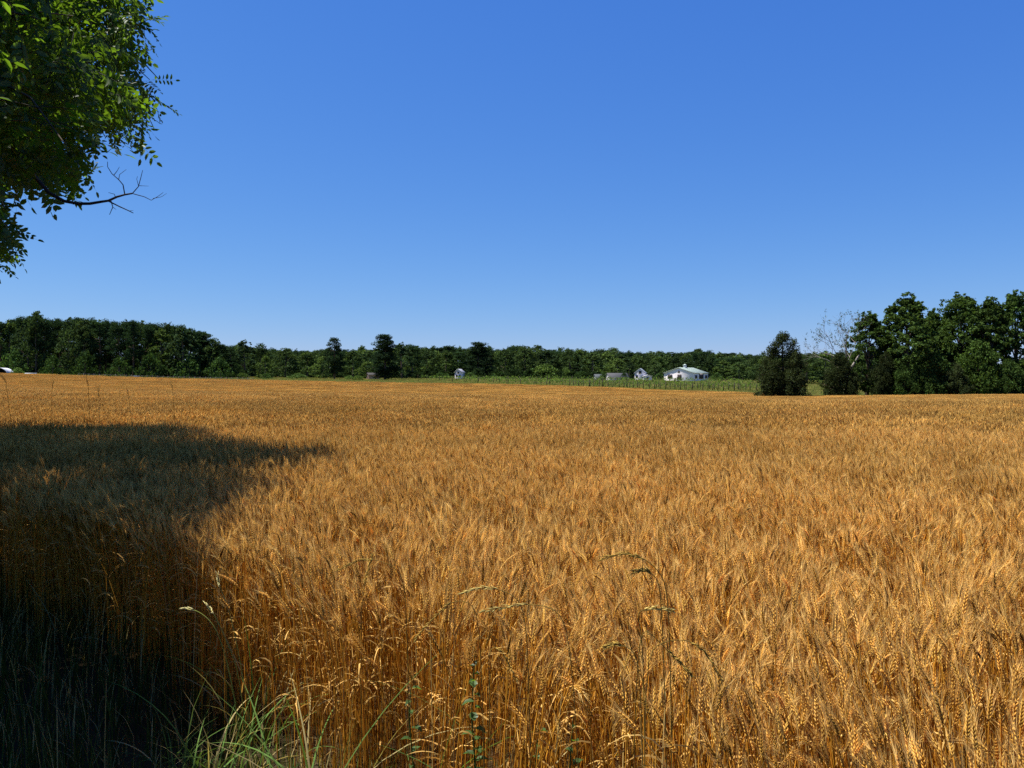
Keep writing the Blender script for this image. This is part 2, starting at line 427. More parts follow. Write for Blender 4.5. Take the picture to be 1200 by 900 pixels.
def wheat_points():
    out = []
    for lo, hi, size, vs_, jit in ((0, 12.5, 0.30, V0, 0.3), (12.5, 31, 1.0, V1, 0.25), (31, 105, 2.0, V2, 0.25), (105, 232, 4.0, V3, 0.2)):
        xm = hi * 0.72 + 5
        xs = np.arange(-xm, xm, size); ys = np.arange(0.0, hi + size, size)
        X, Y = [a.ravel() for a in np.meshgrid(xs, ys)]
        X = X + R.uniform(-jit, jit, X.shape) * size; Y = Y + R.uniform(-jit, jit, Y.shape) * size
        Rr = np.hypot(X, Y) * 0.5 + Y * 0.5
        keep = in_field(X, Y, -0.12) & (Rr >= lo) & (Rr < hi) & (np.abs(X) < Y * 0.72 + 5)
        X, Y = X[keep], Y[keep]; n = len(X)
        rot = np.zeros((n, 3)); rot[:, 2] = R.normal(0, 0.35, n)
        sc = np.ones((n, 3)); hv = 1 + 0.022 * np.sin(X * 0.9 + 0.6 * Y) * np.sin(0.7 * Y - 0.3 * X) + R.normal(0, 0.03 if size < .5 else 0.012, n)
        sc[:, 2] = hv; sc[:, 0] *= np.where(R.random(n) < 0.3, -1, 1)
        out.append((np.stack([X, Y, hgt(X, Y)], -1), rot, sc, R.choice(vs_, n)))
    return [np.concatenate([o[i] for o in out]) for i in range(4)]
wp = wheat_points()
print('wheat patches', len(wp[0]))
scatter('wheat_field', *wp, variants, M_wheat, label='ripe golden wheat filling the field up to the far treeline', cat='wheat', kind='stuff')
# ------------------------------------------------------------------ grass: near verge and far margins
def grass_patch(k, size, n, hmean, wid, lod, dry=0.25, gcol=(0.07, 0.105, 0.022)):
    rng = np.random.default_rng(500 + k)
    b = np.zeros((n, 3)); b[:, :2] = rng.uniform(-0.55, 0.55, (n, 2)) * size
    h = rng.gamma(5, hmean / 5, n); a = rng.uniform(0, 6.283, n); bend = np.abs(rng.normal(0.9, 0.5, n))
    K = 4 if lod == 0 else 3
    u = np.linspace(0, 1, K); el = 1.5 - u[None] * bend[:, None]
    d = np.stack([np.cos(el) * np.cos(a)[:, None], np.cos(el) * np.sin(a)[:, None], np.sin(el)], -1)
    P = b[:, None] + np.concatenate([np.zeros((n, 1, 3)), np.cumsum(d[:, :-1], 1)], 1) * (h / (K - 1))[:, None, None]
    s0 = np.stack([-np.sin(a), np.cos(a), 0 * a], -1)[:, None]
    wd = wid * rng.uniform(0.5, 1.3, n)[:, None, None] * (1.02 - u ** 2)[None, :, None]
    V = np.stack([P - s0 * wd, P + s0 * wd], 2)
    b0 = (np.arange(n) * K * 2)[:, None]; i = (np.arange(K - 1) * 2)[None]
    Q = np.stack([b0 + i, b0 + i + 1, b0 + i + 3, b0 + i + 2], -1)
    c = colvar(rng, gcol, n, 0.25, 0.12)
    dr = rng.random(n) < dry; c[dr] = colvar(rng, (0.30, 0.24, 0.09), dr.sum(), 0.25, 0.08)
    mb = MB(); mb.add(V.reshape(-1, 3), Q.reshape(-1, 4), None, np.repeat(c, K * 2, axis=0))
    return mb.mesh('grass_patch_%d' % k, M_grass)

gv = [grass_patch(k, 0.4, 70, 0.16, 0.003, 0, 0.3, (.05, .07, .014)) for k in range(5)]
X, Y = [a.ravel() for a in np.meshgrid(np.arange(-16, 6, 0.25), np.arange(-3, 16, 0.25))]
X = X + R.uniform(-.15, .15, X.shape); Y = Y + R.uniform(-.15, .15, Y.shape)
k_ = (Y < 2.6 - 0.93 * X) & (np.hypot(X, Y) > 0.5) & (Y > 2.45 - 0.93 * X - 9)
X, Y = X[k_], Y[k_]; n = len(X)
sc = np.ones((n, 3)); sc[:, 2] = R.uniform(0.5, 1.5, n)
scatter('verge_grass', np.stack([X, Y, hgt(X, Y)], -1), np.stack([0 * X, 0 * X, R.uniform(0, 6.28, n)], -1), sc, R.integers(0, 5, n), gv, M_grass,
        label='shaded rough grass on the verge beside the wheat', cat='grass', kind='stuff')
gf = [grass_patch(20 + k, 4.0, 1100, 0.30, 0.03, 1, 0.4, (0.15, 0.20, 0.045)) for k in range(3)]
X, Y = [a.ravel() for a in np.meshgrid(np.arange(-330, 300, 4.0), np.arange(112, 420, 4.0))]
X = X + R.uniform(-1, 1, X.shape); Y = Y + R.uniform(-1, 1, Y.shape)
k_ = (~in_field(X, Y)) & (np.abs(X) < Y * 0.72 + 6)
X, Y = X[k_], Y[k_]; n = len(X)
sc = np.ones((n, 3)); sc[:, 2] = R.uniform(0.5, 1.5, n)
scatter('meadow_grass', np.stack([X, Y, hgt(X, Y)], -1), np.stack([0 * X, 0 * X, R.uniform(0, 6.28, n)], -1), sc, R.integers(0, 3, n), gf, M_grass,
        label='green and straw coloured grass margin beyond the wheat', cat='grass', kind='stuff')

# ------------------------------------------------------------------ trees
BARK = np.array([0.11, 0.085, 0.06])
def foliage(mb, rng, cen, rad, count, size, col, flat=0.75, var=0.3, up=0.5, narrow=0.6, cluster_var=0.18):
    cen = np.asarray(cen, float); N = len(cen); rad = np.broadcast_to(np.asarray(rad, float), (N,))
    cv = 1 + cluster_var * rng.standard_normal((N, 1)).clip(-1.6, 1.6)
    u = norm(rng.standard_normal((N, count, 3))) * (rng.random((N, count, 1)) ** 0.45) * np.array([1, 1, flat])
    P = (cen[:, None] + u * rad[:, None, None]).reshape(-1, 3); M = len(P)
    nv = norm(rng.standard_normal((M, 3)) + 0.6 * u.reshape(-1, 3) + np.array([0, 0, up]))
    t = norm(np.cross(nv, rng.standard_normal((M, 3)))); b = np.cross(nv, t)
    sz = size * rng.uniform(0.6, 1.35, (M, 1))
    V = np.stack([P - t * sz * 0.5, P + b * sz * 0.5 * narrow + nv * sz * 0.08, P + t * sz * 0.5, P - b * sz * 0.5 * narrow + nv * sz * 0.08], 1)
    c = colvar(rng, col, M, var, 0.08) * np.repeat(cv, count, axis=0)
    mb.add(V.reshape(-1, 3), np.arange(M * 4).reshape(-1, 4), None, np.repeat(np.clip(c, 0.004, .9), 4, axis=0))

def curve(a, b, k=4, sag=0.0, wob=0.0, rng=R):
    t = np.linspace(0, 1, k)[:, None]
    p = np.asarray(a) * (1 - t) + np.asarray(b) * t
    p[:, 2] += sag * np.sin(t[:, 0] * np.pi)
    if wob: p[1:-1] += rng.normal(0, wob, (k - 2, 3))
    return p

class Proto: pass
def make_proto(trunk_mb, crown_mb, H, W, mat=M_far):
    p = Proto(); p.t = trunk_mb.mesh('trunk', M_bark); p.c = crown_mb.mesh('crown', mat); p.H = H; p.W = W
    p.tmb, p.cmb = trunk_mb, crown_mb
    return p

def broadleaf(seed, H, W, tb=0.18, ncl=60, per=110, leaf=0.3, col=(0.05, 0.10, 0.02), lump=0.25, crad=0.13, top=0.62, limbs=14):
    rng = np.random.default_rng(seed)
    T = MB(); C = MB()
    lean = rng.normal(0, 0.02 * H, 2)
    tp = np.array([[0, 0, -0.3], [lean[0] * .2, lean[1] * .2, H * .25], [lean[0] * .6, lean[1] * .6, H * .5], [lean[0], lean[1], H * .85]])
    T.tube(tp, [H * .022, H * .017, H * .012, H * .003], 7, BARK)
    v = rng.random(ncl) ** 0.85; az = rng.uniform(0, 6.283, ncl)
    ph = rng.uniform(0, 6.28, 4)
    prof = np.sin(np.pi * np.clip(v, 0, 1) ** top) ** 0.6 * (1 + lump * np.sin(az * 2 + ph[0] + v * 5) * 0.7 + lump * np.sin(az * 3 + ph[1] - v * 7) * 0.6)
    prof = np.clip(prof, 0.12, 1.25)
    rr = prof * W / 2 * (0.45 + 0.5 * rng.random(ncl) ** 0.5)
    cen = np.stack([rr * np.cos(az) + lean[0] * v, rr * np.sin(az) + lean[1] * v, H * (tb + (0.95 - tb) * v)], -1)
    rad = W * crad * rng.uniform(0.7, 1.35, ncl)
    for i in rng.permutation(ncl)[:limbs]:
        zc = cen[i, 2] * rng.uniform(0.45, 0.75); a = np.array([lean[0] * zc / H, lean[1] * zc / H, zc])
        T.tube(curve(a, cen[i], 4, 0.02 * H, 0.01 * H, rng), [H * .007, H * .005, H * .003, H * .0015], 5, BARK)
    foliage(C, rng, cen, rad, per, leaf, col)
    # stray sprigs that break the outline
    m = int(ncl * .9)
    v2 = rng.random(m); az2 = rng.uniform(0, 6.28, m); r2 = np.sin(np.pi * v2 ** top) ** .6 * W / 2 * rng.uniform(.82, 1.16, m)
    foliage(C, rng, np.stack([r2 * np.cos(az2), r2 * np.sin(az2), H * (tb + (1.02 - tb) * v2)], -1), W * crad * 0.45 * rng.uniform(.5, 1.3, m), max(per // 6, 4), leaf, col)
    return make_proto(T, C, H, W)

def pine(seed, H, W, bare=0.35, ncl=60, per=80, leaf=0.5, col=(0.024, 0.046, 0.020)):
    rng = np.random.default_rng(seed); T = MB(); C = MB()
    bend = rng.normal(0, 0.012 * H, 2)
    T.tube(np.array([[0, 0, -.3], [bend[0], bend[1], H * .4], [bend[0] * .5, bend[1] * .5, H * .75], [0, 0, H * .97]]), [H * .017, H * .013, H * .008, H * .002], 6, BARK * np.array([1.1, .9, .8]))
    v = np.sort(rng.random(ncl)); az = np.arange(ncl) * 2.4 + rng.normal(0, .4, ncl)
    prof = np.clip(1.12 - v, 0.12, 1) ** 0.55 * np.clip(0.5 + v * 2.2, 0, 1)
    rr = W / 2 * prof * rng.uniform(0.35, 1.0, ncl)
    z = H * (bare + (0.96 - bare) * v) + rng.normal(0, .01 * H, ncl)
    cen = np.stack([rr * np.cos(az), rr * np.sin(az), z], -1)
    for i in range(0, ncl, 2):
        T.tube(curve([0, 0, z[i] - rr[i] * .25], cen[i], 3), [H * .004, H * .003, H * .0015], 4, BARK)
    foliage(C, rng, cen, W * 0.155 * rng.uniform(.7, 1.3, ncl), per, leaf, col, flat=0.6, narrow=0.45, var=0.25)
    return make_proto(T, C, H, W)

def cedar(seed, H, W, ncl=120, per=120, leaf=0.16, col=(0.022, 0.030, 0.014)):
    rng = np.random.default_rng(seed); T = MB(); C = MB()
    T.tube(np.array([[0, 0, -.3], [.05, 0, H * .4], [0, .05, H * .95]]), [H * .03, H * .02, H * .004], 7, BARK)
    # several upright spires of uneven height give the ragged, stepped outline
    spires = [(0, 0, 1.0, .50), (-.20, .05, .84, .40), (.19, -.08, .90, .38), (.30, .10, .62, .40), (-.33, -.05, .58, .38), (.05, -.28, .72, .44), (-.05, .28, .70, .44), (.38, -.1, .40, .30), (-.40, .1, .36, .30), (-.12, -.34, .5, .4)]
    pick = rng.choice(len(spires), ncl, p=np.array([s_[2] * s_[3] for s_ in spires]) / sum(s_[2] * s_[3] for s_ in spires))
    S_ = np.array(spires)[pick]; v = rng.random(ncl); az = rng.uniform(0, 6.28, ncl)
    rr = S_[:, 3] * W / 2 * np.interp(v, [0, .3, .75, 1], [.95, 1.0, .78, .24]) * rng.random(ncl) ** .5
    cen = np.stack([S_[:, 0] * W + rr * np.cos(az), S_[:, 1] * W + rr * np.sin(az), H * (.05 + (S_[:, 2] - .07) * v)], -1)
    for i in range(0, ncl, 5): T.tube(curve([0, 0, max(.2, cen[i, 2] - .6)], cen[i], 3), [.05, .03, .012], 4, BARK)
    foliage(C, rng, cen, W * .075 * rng.uniform(.6, 1.4, ncl), per, leaf, col, flat=1.2, narrow=.4, up=.3, cluster_var=.3)
    return make_proto(T, C, H, W)

def grow(T, rng, p, d, L, r, depth, tips, spread=0.6, n=2, C=BARK):
    q = p + d * L * .5 + rng.normal(0, L * .05, 3); e = q + norm(d + rng.normal(0, .15, 3)) * L * .5
    T.tube(np.array([p, q, e]), [r, r * .85, r * .68], 5 if depth > 2 else 4, C); tips.append((e, d, depth))
    if depth == 0: return
    for k in range(n + (rng.random() < .45)):
        dd = norm(d + rng.normal(0, spread, 3) + np.array([0, 0, .12]))
        grow(T, rng, e if k < 2 else q, dd, L * rng.uniform(.62, .85), r * rng.uniform(.5, .66), depth - 1, tips, spread, n, C)

def sparse_tree(seed, H):
    rng = np.random.default_rng(seed); T = MB(); C = MB(); tips = []
    pale = np.array([.26, .23, .19])
    T.tube(np.array([[0, 0, -.3], [.15, 0, 1.6], [.9, 0, 3.2], [2.2, 0, 4.6]]), [.24, .20, .17, .13], 7, pale)
    for d, L in (((-.55, .1, .9), 2.3), ((-.25, -.3, 1), 2.5), ((.35, .2, .9), 2.2), ((-.85, .2, .55), 2.3)):
        grow(T, rng, np.array([.5, 0, 2.6]) + rng.normal(0, .25, 3), norm(np.array(d)), L, .085, 5, tips, .5, 2, pale * .8)
    P = np.array([t[0] for t in tips if t[2] <= 1])
    foliage(C, rng, P[rng.random(len(P)) < .45], .22, 4, .17, (.06, .085, .03), flat=1)
    return make_proto(T, C, max(t[0][2] for t in tips), 8.0)

# prototypes: large ones for the near right group, coarser for the far woods
DEC = [broadleaf(11, 16, 9, .03, 260, 95, .36, (.048, .080, .020), .4, .075, .52, limbs=24), broadleaf(12, 16, 8, .02, 250, 95, .36, (.042, .070, .018), .4, .078, .5, limbs=24),
       broadleaf(13, 15, 10, .10, 210, 95, .36, (.052, .088, .022), .42, .075, limbs=30), broadleaf(14, 15, 7.4, .10, 150, 90, .35, (.046, .080, .02), .45, .085, limbs=26)]
BUSH = [broadleaf(21, 6, 7, .02, 90, 150, .28, (.034, .060, .015), .3, .15, .5, 8), broadleaf(22, 6, 6, .02, 80, 140, .28, (.052, .09, .02), .35, .16, .5, 8)]
CED = [cedar(31, 8, 6.2, 380, 100, .2, (.030, .040, .016)), cedar(32, 6.2, 5.6, 300, 90, .2, (.034, .046, .018))]
FDEC = [broadleaf(41 + k, 18, w, .05, 72, 36, .75, c, .4, .115, .56, 6) for k, (w, c) in enumerate((
    (11, (.050, .080, .026)), (12, (.036, .060, .022)), (10, (.070, .108, .030)), (13, (.044, .070, .026)), (9, (.030, .050, .022))))]
HPINE = [pine(66, 20, 8, .06, 110, 110, .5, (.020, .036, .018)), pine(67, 19, 8, .16, 80, 90, .5, (.024, .042, .02))]
FPINE = [pine(61 + k, 21, w, b) for k, (w, b) in enumerate(((7.5, .3), (8.5, .38), (7, .2), (9, .45)))]
FBUSH = [broadleaf(71 + k, 4, 6, .0, 26, 50, .45, c, .3, .18, .5, 2) for k, c in enumerate(((.085, .135, .035), (.06, .10, .03), (.04, .075, .022)))]

def place(name, proto, px, top, Y, wpx, label, group=None, cat='tree', rz=None, sink=0.0):
    X = (px - 600) / FPX * Y; z = float(hgt(X, Y)) - sink
    h = EYE + (HOR - top) / FPX * Y - z; w = wpx / FPX * Y
    r = empty(name, (X, Y, z), R.uniform(0, 6.28) if rz is None else rz, label=label, cat=cat, group=group)
    r.scale = (w / proto.W, w / proto.W, h / proto.H)
    for nm, me in (('trunk', proto.t), ('crown', proto.c)):
        o = bpy.data.objects.new(nm, me); COL.objects.link(o); o.parent = r
    return r

# --- right-hand clump at the field edge
G = 'trees at the right-hand edge of the wheat'
place('cedar_tree', CED[0], 917, 390, 116, 64, 'dark rounded cedar standing alone at the edge of the wheat', G, rz=.6)
place('cedar_tree', CED[1], 984, 412, 121, 48, 'low dark cedar under the half-bare tree', G, rz=2.1)
sp = sparse_tree(51, 12)
place('sparse_tree', sp, 990, 364, 127, 62, 'half-bare tree with leaning pale trunk and thin twiggy crown', G, rz=0)
place('broadleaf_tree', DEC[3], 1016, 366, 129, 58, 'slim leafy tree beside the half-bare one', G, rz=.9)
place('broadleaf_tree', DEC[0], 1064, 346, 126, 80, 'tall full tree, first of the high crowns in the clump', G, rz=.2)
place('broadleaf_tree', DEC[2], 1122, 345, 130, 84, 'tall tree with sky showing through its lower crown', G, rz=1.5)
place('broadleaf_tree', DEC[1], 1092, 366, 133, 58, 'lower tree filling the dip between the first two tall crowns', G, rz=5.2)
place('broadleaf_tree', DEC[1], 1160, 350, 127, 66, 'dense tree with low branches between two higher crowns', G, rz=2.8)
place('broadleaf_tree', DEC[3], 1192, 342, 131, 62, 'tallest tree of the clump, at the edge of the picture', G, rz=4.0)
place('broadleaf_tree', DEC[0], 1245, 346, 128, 84, 'leafy tree half cut off by the right edge of the picture', G, rz=3.3)
for px, top, Y, w, pr, rz, lab in (
        (1038, 413, 123, 40, CED[1], 1.0, 'dark bush below the slim leafy tree'),
        (1060, 428, 121, 34, BUSH[0], 2.0, 'dark bush at the foot of the first tall tree'),
        (1092, 416, 122, 40, BUSH[0], 4.0, 'broad dark bush between the first two tall trees'),
        (1120, 425, 121, 40, CED[1], 5.0, 'small dark bush under the tree with sky showing through'),
        (1146, 402, 122, 48, BUSH[1], 3.0, 'lighter green bush before the dense low-branched tree'),
        (1182, 424, 121, 40, BUSH[0], 1.3, 'dark bush under the tallest tree of the clump'),
        (1216, 412, 122, 50, BUSH[1], .3, 'green bush cut by the right edge of the picture')):
    place('bush', pr, px, top, Y, w, lab, 'bushes under the right-hand trees', 'bush', rz)

# --- wood on the left
ORD = ['first', 'second', 'third', 'fourth', 'fifth', 'sixth', 'seventh', 'eighth', 'ninth', 'tenth', 'eleventh', 'twelfth', 'thirteenth', 'fourteenth', 'fifteenth',
       'sixteenth', 'seventeenth', 'eighteenth', 'nineteenth', 'twentieth', 'twenty-first', 'twenty-second', 'twenty-third', 'twenty-fourth', 'twenty-fifth', 'twenty-sixth',
       'twenty-seventh', 'twenty-eighth', 'twenty-ninth', 'thirtieth', 'thirty-first', 'thirty-second', 'thirty-third', 'thirty-fourth', 'thirty-fifth', 'thirty-sixth', 'thirty-seventh', 'thirty-eighth', 'thirty-ninth', 'fortieth']
lt_x = [-60, 0, 20, 42, 60, 95, 130, 150, 180, 200, 215, 235, 250, 265, 275]
lt_y = [374, 375, 372, 368, 372, 371, 373, 375, 376, 376, 379, 388, 393, 402, 408]
x = 2.0; k = 0
while x < 272:
    Y = R.uniform(268, 290); isp = R.random() < .62
    top = float(np.interp(x, lt_x, lt_y)) + R.uniform(-1, 4)
    if x > 225: Y = 285
    if abs(x - 188) < 6: pr = FDEC[2]; top = 386; isp = False; w = 36
    else: pr = FPINE[R.integers(4)] if isp else FDEC[R.integers(5)]; w = R.uniform(24, 32) if isp else R.uniform(26, 36)
    place('pine_tree' if isp else 'broadleaf_tree', pr, x, top, Y, w, '%s tree from the left along the front of the dark wood' % ORD[k], 'front row of the dark wood on the left')
    x += R.uniform(7.0, 10.5); k += 1
place('broadleaf_tree', FDEC[3], 44, 365, 292, 34, 'pale feathery crown rising above the dark wood', 'front row of the dark wood on the left')
for i, (px, top, Y, w) in enumerate(((16, 412, 262, 26), (62, 418, 262, 22), (100, 415, 263, 26), (140, 420, 264, 24), (176, 416, 265, 28), (222, 420, 268, 30), (258, 420, 272, 26))):
    place('bush', FBUSH[2], px, top, Y, w, '%s undergrowth bush from the left below the dark wood' % ORD[i], 'undergrowth at the foot of the dark wood', 'bush')

# --- middle treeline, individually placed front trees
GM = 'trees along the far treeline'
mid = [  # px, top, Y, width px, proto, name, label
    (287, 399, 318, 32, FDEC[4], 'broadleaf_tree', 'dark tree just past the end of the left wood'),
    (306, 402, 330, 28, FDEC[1], 'broadleaf_tree', 'tree with thin twigs on top beside the end of the wood'),
    (311, 417, 300, 20, FDEC[2], 'broadleaf_tree', 'small bright green tree below the end of the wood'),
    (334, 408, 352, 38, FDEC[3], 'broadleaf_tree', 'rounded grey-green tree left of the tall slim pine'),
    (360, 412, 352, 34, FDEC[0], 'broadleaf_tree', 'low rounded tree close on the left of the slim pine'),
    (392, 395, 310, 28, HPINE[1], 'pine_tree', 'slim pine with a flat tufted crown above the treeline'),
    (378, 418, 330, 26, FDEC[2], 'broadleaf_tree', 'low tree at the left foot of the slim pine'),
    (414, 410, 360, 32, FDEC[0], 'broadleaf_tree', 'tree between the slim pine and the big dark pine'),
    (430, 424, 332, 24, FDEC[2], 'broadleaf_tree', 'rounded low tree over the small tan shed'),
    (451, 391, 300, 38, HPINE[0], 'pine_tree', 'big dark pine standing in front of the treeline'),
    (471, 402, 345, 30, FDEC[4], 'broadleaf_tree', 'dark tree close on the right of the big pine'),
    (484, 404, 380, 26, FPINE[1], 'pine_tree', 'pine-topped tree second from the big pine'),
    (500, 408, 400, 36, FDEC[1], 'broadleaf_tree', 'dark rounded tree left of the small white house'),
    (522, 411, 400, 30, FDEC[0], 'broadleaf_tree', 'tree close behind the small white house'),
    (561, 400, 380, 36, HPINE[0], 'pine_tree', 'tall dark pine clump right of the small white house'),
    (573, 406, 390, 26, FPINE[2], 'pine_tree', 'shorter pine against the tall clump by the white house'),
    (592, 408, 400, 34, FDEC[1], 'broadleaf_tree', 'dark tree next past the tall pine clump'),
    (616, 406, 410, 36, FDEC[3], 'broadleaf_tree', 'tree with a knobbed top in the middle of the treeline'),
    (640, 410, 410, 38, FDEC[4], 'broadleaf_tree', 'dark tree behind the bright rounded bush'),
    (668, 410, 410, 40, FDEC[1], 'broadleaf_tree', 'broad dark tree left of the grey-roofed sheds'),
    (694, 413, 410, 36, FDEC[0], 'broadleaf_tree', 'tree standing behind the grey-roofed sheds'),
    (738, 424, 352, 18, FDEC[4], 'broadleaf_tree', 'small dark tree between the sheds and the two-storey house'),
    (724, 420, 372, 26, FDEC[2], 'broadleaf_tree', 'bright green tree above the sheds'),
    (768, 423, 365, 24, FDEC[3], 'broadleaf_tree', 'greyish tree just right of the two-storey house'),
    (848, 422, 372, 26, FDEC[2], 'broadleaf_tree', 'bright leafy tree just right of the white barn'),
    (866, 424, 350, 24, FDEC[0], 'broadleaf_tree', 'second leafy tree right of the white barn'),
    (890, 426, 340, 28, FDEC[1], 'broadleaf_tree', 'leafy tree partly behind the lone cedar'),
    (945, 414, 300, 44, FDEC[1], 'broadleaf_tree', 'green tree showing just right of the lone cedar'),
    (968, 412, 310, 40, FDEC[2], 'broadleaf_tree', 'green tree seen through the half-bare tree'),
    (1010, 412, 320, 44, FDEC[0], 'broadleaf_tree', 'green tree behind the slim leafy tree'),
]
for px, top, Y, w, pr, nm, lab in mid: place(nm, pr, px, top, Y, w, lab, GM)
bush = [(284, 437, 290, 12, 0, 'pale round bush under the end of the left wood'), (312, 438, 290, 14, 2, 'low bush past the end of the wood'),
        (349, 438, 300, 22, 1, 'wide low bush before the rounded grey-green tree'), (409, 440, 288, 10, 0, 'small pale bush left of the big pine'),
        (420, 440, 288, 12, 0, 'pale bush beside the tan shed'), (640, 427, 372, 34, 0, 'big bright rounded bush in the middle of the treeline'),
        (664, 431, 372, 14, 0, 'small bright bush beside the big rounded one'), (624, 433, 372, 22, 2, 'dark bush left of the big rounded bush'),
        (681, 436, 365, 18, 2, 'dark low bush left of the sheds'), (585, 436, 370, 22, 2, 'dark bush under the pine clump'),
        (517, 437, 360, 20, 2, 'dark bush left of the small white house'), (551, 437, 365, 16, 1, 'green bush right of the small white house'),
        (773, 438, 345, 14, 2, 'dark bush at the left end of the barn'), (840, 437, 340, 14, 1, 'bush against the right end of the barn')]
for px, top, Y, w, k, lab in bush: place('bush', FBUSH[k], px, top, Y, w, lab, 'bushes along the far treeline', 'bush')

# --- distant wood behind, one mass
def copy_into(dst, src, M3, off, mul):
    base = dst.n
    V = np.concatenate(src.V) @ M3.T + off
    dst.V.append(V); dst.C.append(np.concatenate(src.C) * mul)
    for q in src.Q: dst.Q.append(q + base)
    for t in src.T: dst.T.append(t + base)
    dst.n += len(V)
UNDER = [broadleaf(81 + k, 4, 6, .0, 26, 50, .45, (.020, .036, .013), .3, .18, .5, 2) for k in range(2)]
WV = FDEC + FPINE + UNDER; wood = []          # (position, z rotation, scale, index) of every tree in the mass
tx = [255, 285, 330, 360, 420, 480, 520, 545, 580, 615, 640, 690, 760, 800, 815, 850, 890, 960, 1100]
ty = [404, 406, 409, 409, 409, 406, 407, 408, 407, 407, 408, 411, 412, 412, 411, 413, 415, 413, 412]
for row, (Y0, step, dy) in enumerate(((455, 9.5, 3.0), (500, 8.0, 0.5), (560, 9.0, -0.5))):
    x = 240.0
    while x < 1130:
        Y = Y0 + R.uniform(-15, 15)
        pr = FPINE[R.integers(4)] if R.random() < .3 else FDEC[R.integers(5)]
        top = float(np.interp(x, tx, ty)) + dy + R.normal(0.8, 1.8); X = (x - 600) / FPX * Y; z = float(hgt(X, Y))
        h = EYE + (HOR - top) / FPX * Y - z; w = R.uniform(15, 34) / FPX * Y
        wood.append(((X, Y, z), R.uniform(0, 6.28), (w / pr.W, w / pr.W, h / pr.H), WV.index(pr)))
        x += step * R.uniform(.7, 1.3)
x = -30.0
while x < 240:
    Y = 315 + R.uniform(-12, 12); pr = FPINE[R.integers(4)] if R.random() < .6 else FDEC[R.integers(5)]
    top = float(np.interp(x, lt_x, lt_y)) + R.uniform(0, 4); X = (x - 600) / FPX * Y; z = float(hgt(X, Y))
    h = EYE + (HOR - top) / FPX * Y - z; w = R.uniform(24, 34) / FPX * Y
    wood.append(((X, Y, z), R.uniform(0, 6.28), (w / pr.W, w / pr.W, h / pr.H), WV.index(pr)))
    x += R.uniform(8, 12)
for xa, xb, Y0, hh, st in ((-40, 275, 326, 9.0, 5.0), (-40, 275, 300, 5.5, 6.0), (240, 1130, 470, 9.0, 6.0), (270, 700, 372, 5.0, 7.0), (840, 1130, 372, 6.0, 7.0)):
    x = xa
    while x < xb:
        Y = Y0 + R.uniform(-5, 5); pr = UNDER[R.integers(2)]; X = (x - 600) / FPX * Y; z = float(hgt(X, Y)) - .3
        if not (Y0 == 372 and (526 < x < 548 or 424 < x < 440)):
            wood.append(((X, Y, z), R.uniform(0, 6.28), (R.uniform(.9, 1.5), R.uniform(.9, 1.3), hh * R.uniform(.6, 1.1) / 4), WV.index(pr)))
        x += st * R.uniform(.7, 1.3)
scatter('distant_wood', [a[0] for a in wood], [(0, 0, a[1]) for a in wood], [a[2] for a in wood], [a[3] for a in wood], [p_.c for p_ in WV], M_far, label='continuous distant wood behind the fields and houses', cat='wood', kind='stuff')
